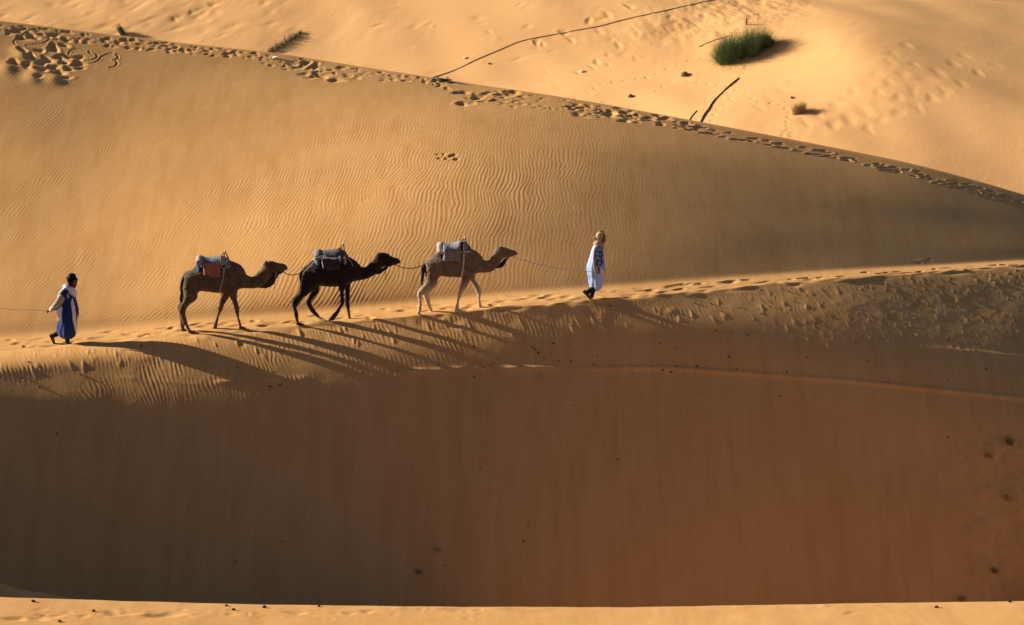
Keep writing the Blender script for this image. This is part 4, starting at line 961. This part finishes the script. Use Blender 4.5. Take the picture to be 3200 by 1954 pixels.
g = Geo(); limb(g, TR, [(510,450,-.18,58,56),(502,560,-.23,56,54),(500,650,-.245,54,50),(506,740,-.235,50,46),(512,800,-.215,40,40)], n=16); g.organic('sleeve', psl, prn, .010, 1)
g = Geo(); limb(g, TR, [(540,450,.18,56,56),(560,560,.225,54,52),(568,650,.235,50,48),(592,730,.21,44,42)], n=16); g.organic('sleeve', psl, prn, .010, 1)
g = Geo(); limb(g, TR, [(592,730,.21,46,44),(606,770,.195,42,40),(614,792,.185,32,32)], n=14); g.organic('cuff', lb, prn, .010, 1)
g = Geo(); limb(g, TR, [(548,440,-.205,20,8),(556,520,-.22,22,8),(560,640,-.20,18,8),(556,760,-.17,12,8)], n=10); g.organic('front_panel', cloth('navy_panel', (.02, .02, .07)), prn, .009, 1)
g = Geo(); limb(g, TR, [(520,420,-.17,26,30),(462,440,-.22,24,26),(436,520,-.25,22,20),(432,620,-.27,24,20),(440,720,-.28,28,20),(458,810,-.28,34,20),(478,880,-.27,32,20),(485,908,-.27,16,18)], n=14); g.organic('scarf_end', tan, prn, .010, 1, .005)
nv = cloth('navy_trousers', (.012, .013, .022))
g = Geo(); limb(g, TR, [(500,1085,-.09,44),(475,1130,-.09,54),(410,1180,-.09,54),(330,1228,-.09,44)]); g.organic('trouser_leg', nv, prn, .009, 1)
g = Geo(); limb(g, TR, [(460,1080,.09,58),(430,1180,.09,52),(408,1260,.09,44),(398,1318,.09,38)]); g.organic('trouser_leg', nv, prn, .009, 1)
sd = cloth('brown_sandal', (.12, .075, .045))
shoe(TR, 'sandal', (245, 1228), (392, 1372), -.09, sd, prn); shoe(TR, 'sandal', (335, 1390), (460, 1390), .09, sd, prn)
g = Geo(); x, z = TR.xz(640, 862, .16); g.tube([(x-.05, .16, z, .012, .012), (x, .16, z-.002, .015, .02), (x+.035, .16, z-.002, .012, .015)], n=8, res=2); g.build('tan_pouch', tan, None) if False else None
rope('lead_rope', world(T3, 1756, 446, -.03), world(TR, 512, 868, -.24), .09, M['rope_blue'], .008, "long pale blue lead rope from the front camel's mouth to the turbaned man's hand")

# ================================================================== kicked-up sand
def dust(loc, size, dens, label):
    g = Geo(); g.ball((0, 0, 0), size, 20, 12); o = link('dust_puff', g.mesh(), None, None, loc)
    m = bpy.data.materials.new('dust'); m.use_nodes = True; t = m.node_tree; N = t.nodes; L_ = t.links; N.remove(N['Principled BSDF'])
    v = N.new('ShaderNodeVolumePrincipled'); v.inputs['Color'].default_value = (.98, .62, .30, 1); v.inputs['Anisotropy'].default_value = .3
    tc = N.new('ShaderNodeTexCoord'); mp = N.new('ShaderNodeMapping'); mp.inputs['Scale'].default_value = tuple(1/s_ for s_ in size)
    ln = N.new('ShaderNodeVectorMath'); ln.operation = 'LENGTH'; mr = N.new('ShaderNodeMapRange'); mr.inputs[1].default_value = 1; mr.inputs[2].default_value = .1
    no = N.new('ShaderNodeTexNoise'); no.inputs['Scale'].default_value = 9; no.inputs['Detail'].default_value = 4; m2_ = N.new('ShaderNodeMapRange'); m2_.inputs[1].default_value = .42; m2_.inputs[2].default_value = .7
    mu = N.new('ShaderNodeMath'); mu.operation = 'MULTIPLY'; mv = N.new('ShaderNodeMath'); mv.operation = 'MULTIPLY'; mv.inputs[1].default_value = dens
    L_.new(tc.outputs['Object'], mp.inputs[0]); L_.new(mp.outputs[0], ln.inputs[0]); L_.new(ln.outputs['Value'], mr.inputs[0]); L_.new(tc.outputs['Object'], no.inputs[0]); L_.new(no.outputs[0], m2_.inputs[0])
    L_.new(mr.outputs[0], mu.inputs[0]); L_.new(m2_.outputs[0], mu.inputs[1]); L_.new(mu.outputs[0], mv.inputs[0]); L_.new(mv.outputs[0], v.inputs['Density']); L_.new(v.outputs[0], N['Material Output'].inputs['Volume'])
    o.data.materials.clear(); o.data.materials.append(m); tag(o, label, 'dust', kind='stuff')
dust(world(T2, 560, 1325, -.02), (.38, .18, .10), 26, "puff of sand kicked up by the black camel's far hind foot")
dust(world(T3, 110, 1375, -.10), (.16, .09, .07), 30, "small spray of sand behind the front camel's lifted hind foot")
dust(world(TR, 150, 1310, 0), (.26, .15, .12), 12, "thin dust behind the turbaned man's raised heel")

# ================================================================== droppings and stones on the sand
drop_m = material('dark_dropping', (.055, .034, .02), .9, bump=[(60, .4, .01)])
def stone_mesh(seed, r=.04):
    random.seed(seed); bm = bmesh.new(); bmesh.ops.create_icosphere(bm, subdivisions=2, radius=r)
    for v in bm.verts: v.co *= 1+gt(-.18, .18); v.co.z *= .7
    me = bpy.data.meshes.new('dropping'); bm.to_mesh(me); bm.free(); me.polygons.foreach_set('use_smooth', [True]*len(me.polygons)); me.materials.append(drop_m); return me
sm3 = [stone_mesh(k) for k in range(4)]
pts = [(1200+a/1.76, 850+b/1.76) for a, b in ((1650,130),(1710,172),(1800,175),(1665,262),(1855,217),(2120,192),(2222,108),(2258,164),(1953,194),(2070,230),(1997,348),(2225,340),(2283,373),(2424,290),(2374,282),(2035,267),(1328,237),(1245,188),(1402,250),(1646,235),(1125,285),(1213,300),(1035,297),(932,343),(1185,262),(480,226),(672,366),(495,412),(300,512),(590,515),(600,504),(815,415),(830,428),(848,445),(880,473),(960,487),(1028,490),(1020,407),(932,395),(1172,464),(1156,510),(1328,467),(1520,394),(1612,416),(1670,440),(1465,520),(1610,520),(1580,552),(1535,542),(1372,558),(1720,520),(1940,533),(1048,735),(1420,696),(1758,674),(1925,737),(728,788),(495,578),(863,573),(545,527),(103,372),(310,308),(1823,322),(1897,467),(2325,470),(2215,548),(2180,684))]
pts += [(2600+a/2.787, 760+b/2.787) for a, b in ((205,860),(308,1027),(500,663),(515,560),(720,545),(670,380),(1020,292),(700,805),(1010,845),(1035,932),(1340,1097),(1010,1197),(487,1217),(1155,717),(1595,675),(1555,820),(1590,355),(50,308),(290,460),(475,412),(378,462),(1188,433),(1065,430))]
pts += [(60+a/2.737, 700+b/2.737) for a, b in ((1045,1045),(1157,1065),(1558,1165),(1635,1217),(1870,1227),(2145,1395),(2230,1380),(170,1390),(25,1310),(2260,1090),(80,1180),(523,1290))]
pts += [(a*1.2987, b*1.2987) for a, b in ((455,1057),(677,1303),(567,1352),(764,1353),(1156,1128),(1270,1265),(1259,1303),(1072,1361),(1486,1106),(1382,975),(411,1084),(137,1044),(204,1150),(2280,1052))]
def scatter(pts, sheet, name, label, grp, cat_, r, meshes):
    for k, (a, b) in enumerate(pts):
        random.seed(int(a*7+b)); s_ = gt(*r); o = bpy.data.objects.new(name, meshes[k % len(meshes)]); C.objects.link(o)
        o.location = sheet.pt(a, b, .012*s_); o.scale = (s_, s_*gt(.8, 1.1), s_); o.rotation_euler = (gt(-.3, .3), gt(-.3, .3), gt(0, 6)); tag(o, label, cat_, grp)
cells = {}
for q in pts:
    b_ = q[1]-float(rA(np.array([q[0]]))[0]); c_ = ['under left man', 'under rearmost camel', 'under black camel', 'under front camel', 'under turbaned man', 'right of turbaned man', 'toward right edge'][int(np.searchsorted([420, 850, 1270, 1640, 2000, 2650], q[0]))]
    d_ = ['just below the path', 'high on the slope', 'halfway to ledge line', 'near ledge line', 'low on shaded face'][int(np.searchsorted([35, 90, 150, 300], b_))]; cells.setdefault((c_, d_), []).append(q)
names = ['leftmost there', 'second', 'third', 'fourth', 'fifth', 'sixth', 'seventh', 'eighth', 'ninth', 'tenth', 'eleventh', 'twelfth', 'thirteenth', 'fourteenth', 'fifteenth', 'sixteenth', 'seventeenth']
for (c_, d_), qs in cells.items():
    for k, q in enumerate(sorted(qs)):
        lb_ = 'dark dropping %s, %s' % (d_, c_)+('' if len(qs) == 1 else ', '+(names[k] if k == 0 else names[k]+' from left'))
        scatter([q], D, 'dropping', lb_, 'droppings on the slope below the path', 'dropping', (.35, .75), sm3[k % 4:]+sm3[:k % 4])
for k, (q, lb_) in enumerate(zip([(a/2.053, 1750+b/2.053) for a, b in ((1407,297),(1655,306),(2015,302),(532,334),(307,399),(1453,322),(137,270))]+[(2500+a/1.996, 1200+b/1.996) for a, b in ((917,1395),(1385,1362))],
        ('on the rim, left of two close rim droppings', 'on the rim, right of two close rim droppings', 'half hidden on the rim, rightmost in the left half', 'just above the big prints', 'lowest, at the bottom left', 'tiny one just below the rim', 'faint one by the left corner', 'right half, alone below the rim', 'at the right edge on the rim'))):
    scatter([q], G, 'dropping', 'dark dropping on the foreground crest, '+lb_, 'droppings on the foreground crest', 'dropping', (.75, 1.1), sm3[k % 4:]+sm3[:k % 4])
stone_m = material('brown_stone', (.22, .15, .09), .9, bump=[(20, .5, .02)])
def stone(px_, row, r, label, sheet=FR, mat=stone_m):
    me = stone_mesh(int(px_), r); me.materials.clear(); me.materials.append(mat); o = bpy.data.objects.new('stone', me); C.objects.link(o); o.location = sheet.pt(px_, row, r*.2); tag(o, label, 'stone')
stone(2138, 235, .17, 'brown lump half buried on the far sand below the big green bush')
stone(1970, 302, .11, 'small brown lump on the far sand just above the second crest')
stone(1529, 201, .06, 'small dark stone on the far sand beside the long black hose')
stone(2475, 308, .07, 'small dark stone on the far sand above the yellow tuft')
wh = cloth('white_litter', (.80, .78, .74))
def litter(px_, row, s_, sheet, label):
    random.seed(int(px_)); g = Geo(); P = [(-s_, 0, .01), (-s_*.4, .02, .05), (s_*.2, -.01, .03), (s_, .01, .06)]; g.strip(P, (0, s_*.6, .01), .004); o = link('litter', g.mesh(), wh, None, sheet.pt(px_, row, .01)); tag(o, label, 'litter')
litter(862, 184, .10, D, 'white scrap of litter among the footprints on the second crest')
litter(1453, 184, .08, FR, 'white scrap on the far sand left of the long black hose')
litter(1817, 224, .10, FR, 'pale scrap on the open far sand in the middle of the faint tracks')
# a pair of things left on the second crest
bl = cloth('blue_sandal', (.16, .24, .30)); bk = M['leather']
def sandal(px_, row, label, m1, m2, an):
    r_ = empty('sandal', D.pt(px_, row, .02)); r_.rotation_euler = (0, 0, an); tag(r_, label, 'sandal'); g = Geo(); g.tube([(-.17, 0, .02, .022, .05), (-.05, 0, .02, .022, .06), (.08, 0, .02, .022, .07), (.17, 0, .02, .018, .045)], n=12, res=3); g.build('sole', m1, r_)
    g = Geo(); g.tube([(.02, -.07, .03, .012, .012), (.05, -.03, .09, .012, .012), (.05, .03, .09, .012, .012), (.02, .07, .03, .012, .012)], n=8, res=3, e2=(1, 0, 0)); g.build('strap', m2, r_)
sandal(1366, 249, 'blue-grey sandal left on the second crest at the end of the long hose', bl, bk, .1)
sandal(1395, 252, 'dark sandal lying right of the blue-grey one on the second crest', bk, bk, -.5)

# ================================================================== hoses, stake and plants on the far sand
hose_m = material('black_hose', (.035, .030, .038), .6, spec=.3); red_m = material('rusty_red_hose', (.36, .10, .05), .7)
def hose(pts, r, mat, label, sheet=FR, name='hose', up=.0):
    q_ = cat([(a, b) for a, b in pts], 8); w_ = np.array([sheet.pt(a, b, r*.5+up) for a, b in q_]); k_ = np.array([1, 2, 3, 2, 1])/9
    z_ = np.convolve(np.pad(w_[:, 2], 2, 'edge'), k_, 'valid'); w_[:, 2] = np.maximum(z_, w_[:, 2]-.02); w_ = [Vector(v) for v in w_]; c = w_[0].copy(); g = Geo()
    g.tube([(*(p-c), r, r) for p in w_], n=8, res=1, e2=(.2, -.3, 1)); o = link(name, g.mesh(), mat, None, c); tag(o, label, 'hose')
z5 = lambda L_: [(1300+a/2.053, b/2.053) for a, b in L_]
hose([(1348,249)]+z5([(120,500),(285,437),(400,383),(540,322),(660,270),(780,240),(980,203),(1170,170),(1310,135),(1480,100),(1620,68),(1780,28),(1900,0)])+[(2290, -22)], .017, hose_m, 'long thin black hose running up the far sand slope to the top edge')
hose(z5([(2075,510),(2010,555),(1960,600),(1910,650),(1880,700),(1850,740),(1828,785),(1815,812)]), .022, hose_m, 'curved black hose rising from the second crest toward the big bush')
hose(z5([(2078,512),(2040,545),(1985,580),(1945,615),(1905,670),(1890,705),(1862,742),(1838,780),(1822,812)]), .013, hose_m, 'thinner dark hose lying along the right side of the curved black one')
hose(z5([(1803,716),(1775,745),(1755,775),(1745,800)]), .018, hose_m, 'short stub of hose left of the curved black one')
hose(z5([(1815,297),(1850,280),(1900,262),(1960,240),(2010,228)]), .018, red_m, 'rusty red hose on the sand left of the big green bush')
st_p = FR.pt(2333, 79); g = Geo(); g.tube([(0, 0, -.1, .03, .03), (0, 0, .1, .028, .028), (.01, 0, .26, .022, .022)], n=8, res=2); o = link('stake', g.mesh(), M['leather'], None, st_p); tag(o, 'short dark stake standing in the rough sand above the big bush', 'stake')

def strands(centres, n, h, spread, wdt, bend=.5, lean=(0, 0), seed=1, up=1.0):
    r_ = np.random.default_rng(seed); g_V = []; g_F = []
    for i in range(n):
        c, hs = centres[r_.integers(len(centres))]; p = np.array(c, float)+np.array([*(r_.normal(size=2)*.05*hs), 0.])
        an = r_.uniform(0, 2*math.pi); tl = min(1.25, abs(r_.normal())*.55+.12)*spread; d = np.array([math.cos(an)*math.sin(tl)+lean[0], math.sin(an)*math.sin(tl)+lean[1], math.cos(tl)*up]); L_ = h*hs*r_.uniform(.55, 1.1)
        side = np.cross(d, [0, 0, 1.])+r_.normal(size=3)*.2; side /= np.linalg.norm(side)+1e-9; k0 = len(g_V)
        for j in range(4):
            t = j/3; q = p+d*L_*t+np.array([0, 0, -bend*L_*t*t*.35*math.sin(tl)])+r_.normal(size=3)*.02*L_*t; w_ = wdt*(1-.75*t)
            g_V += [q-side*w_, q+side*w_]
        for j in range(3): a = k0+2*j; g_F.append((a, a+1, a+3, a+2))
    return g_V, g_F
def plant(name, label, sheet, spots, n, h, spread, wdt, mat, stem_mat, bend=.5, lean=(0, 0), seed=1, sub=.05, grp=None):
    w_ = [(sheet.pt(a, b, -sub), s_) for a, b, s_ in spots]; c = sum((p for p, _ in w_), Vector())/len(w_); c = Vector(c)
    r_ = empty(name, c); tag(r_, label, 'grass' if 'grass' in name or 'tuft' in name else 'bush', grp)
    cs = [(tuple(p-c), s_) for p, s_ in w_]; V, F = strands(cs, n, h, spread, wdt, bend, lean, seed); link('foliage', mesh_from(V, F, False), mat, r_)
    g = Geo(); random.seed(seed)
    for p, s_ in cs:
        for k in range(5):
            an = gt(0, 6.28); q = Vector(p); g.tube([(*q, .012, .012), (q.x+.1*math.cos(an)*h*s_, q.y+.1*math.sin(an)*h*s_, q.z+h*s_*.3, .009, .009), (q.x+.3*math.cos(an)*h*s_, q.y+.3*math.sin(an)*h*s_, q.z+h*s_*.6, .004, .004)], n=5, res=1, e2=(.3, 1, .1))
    g.build('stems', stem_mat, r_); return r_
green = material('bush_green', (.15, .21, .085), .8, var=[(3, (.20, .25, .10), .4, .65, .7), (9, (.09, .13, .05), .45, .7, .6)])
grey_g = material('grey_green_grass', (.24, .22, .12), .85, var=[(5, (.08, .08, .05), .4, .65, .8)])
straw = material('straw_grass', (.52, .38, .17), .85, var=[(6, (.28, .20, .09), .4, .65, .7)])
wood = material('woody_stem', (.10, .065, .04), .9)
random.seed(31); sp_ = []
for k in range(26):
    t_ = gt(0, 1); sp_.append((2252+150*t_+gt(-10, 10), 200-52*t_+gt(-14, 12), (.45+.6*math.sin(math.pi*min(1, t_*.9+.12))**.8)*gt(.7, 1.15)))
plant('bush', 'big feathery green bush on the far sand slope', FR, sp_, 7500, 1.3, 1.1, .0055, green, wood, .75, (.0, 0), 3)
plant('grass_clump', 'long grey-green grass clump leaning up the far sand, left of centre', FR, [(838,166,.7),(850,158,.9),(864,150,1),(878,142,1),(892,133,1),(906,124,1),(920,116,.9),(934,106,.7)], 800, .40, .8, .006, grey_g, wood, .4, (.25, .05), 4)
plant('grass_tuft', 'small grey-green tuft just behind the second crest near the left corner', FR, [(384,108,1)], 380, .50, .45, .007, grey_g, wood, .2, (-.45, 0), 5)
plant('grass_tuft', 'dry yellow tuft alone on the bright far sand at right', FR, [(2484,358,1),(2496,356,1),(2508,352,1.05)], 700, .46, .6, .006, straw, wood, .5, (.05, 0), 6)
for k, (a, b, h, mt, lb_) in enumerate(((3150,1385,.30,grey_g,'grey-green sprig in the rough shaded sand at the right edge'),(3085,1430,.22,straw,'dry sprig at the left side of the rough shaded corner'),(3140,1560,.24,straw,'pale dry tuft in the middle of the rough shaded corner'),
        (3000,1880,.28,straw,'thin dry stalks at the foot of the shaded slope, lower right'),(3100,1790,.22,grey_g,'low grey sprig near the bottom of the rough shaded corner'),(1362,1720,.16,straw,'small dry sprig low on the shaded face near its middle'),(1305,1788,.14,grey_g,'tiny sprig low on the shaded face, just left of the dry one'))):
    plant('grass_tuft', lb_, D, [(a, b, 1), (a+9, b+3, .8)], 130, h, .8, .004, mt, wood, .4, (0, 0), 20+k)
# dark scrub beyond the far crest at the top right
V, F = [], []
rr = np.random.default_rng(9); cs = []
for k in range(70):
    a = rr.uniform(2640, 3060); u = (a-1600)/FPX
    if 2700 < a < 2768: continue
    y = 195.6+rr.uniform(-1.2, 1.2); zg = -33+(y-165)*.16+.8*math.sin(y*.16+u*20); cs.append(((u*y*1.03, y, zg-.1), rr.uniform(.6, 1.2)*(1.0 if a < 2980 else .5)))
V, F = strands(cs, 9000, .42, 1.1, .03, .5, (0, 0), 10)
o = link('far_scrub', mesh_from(V, F, False), material('dark_scrub', (.035, .035, .02), .9)); tag(o, 'low band of dark scrub just beyond the far dune crest', 'scrub', kind='stuff')
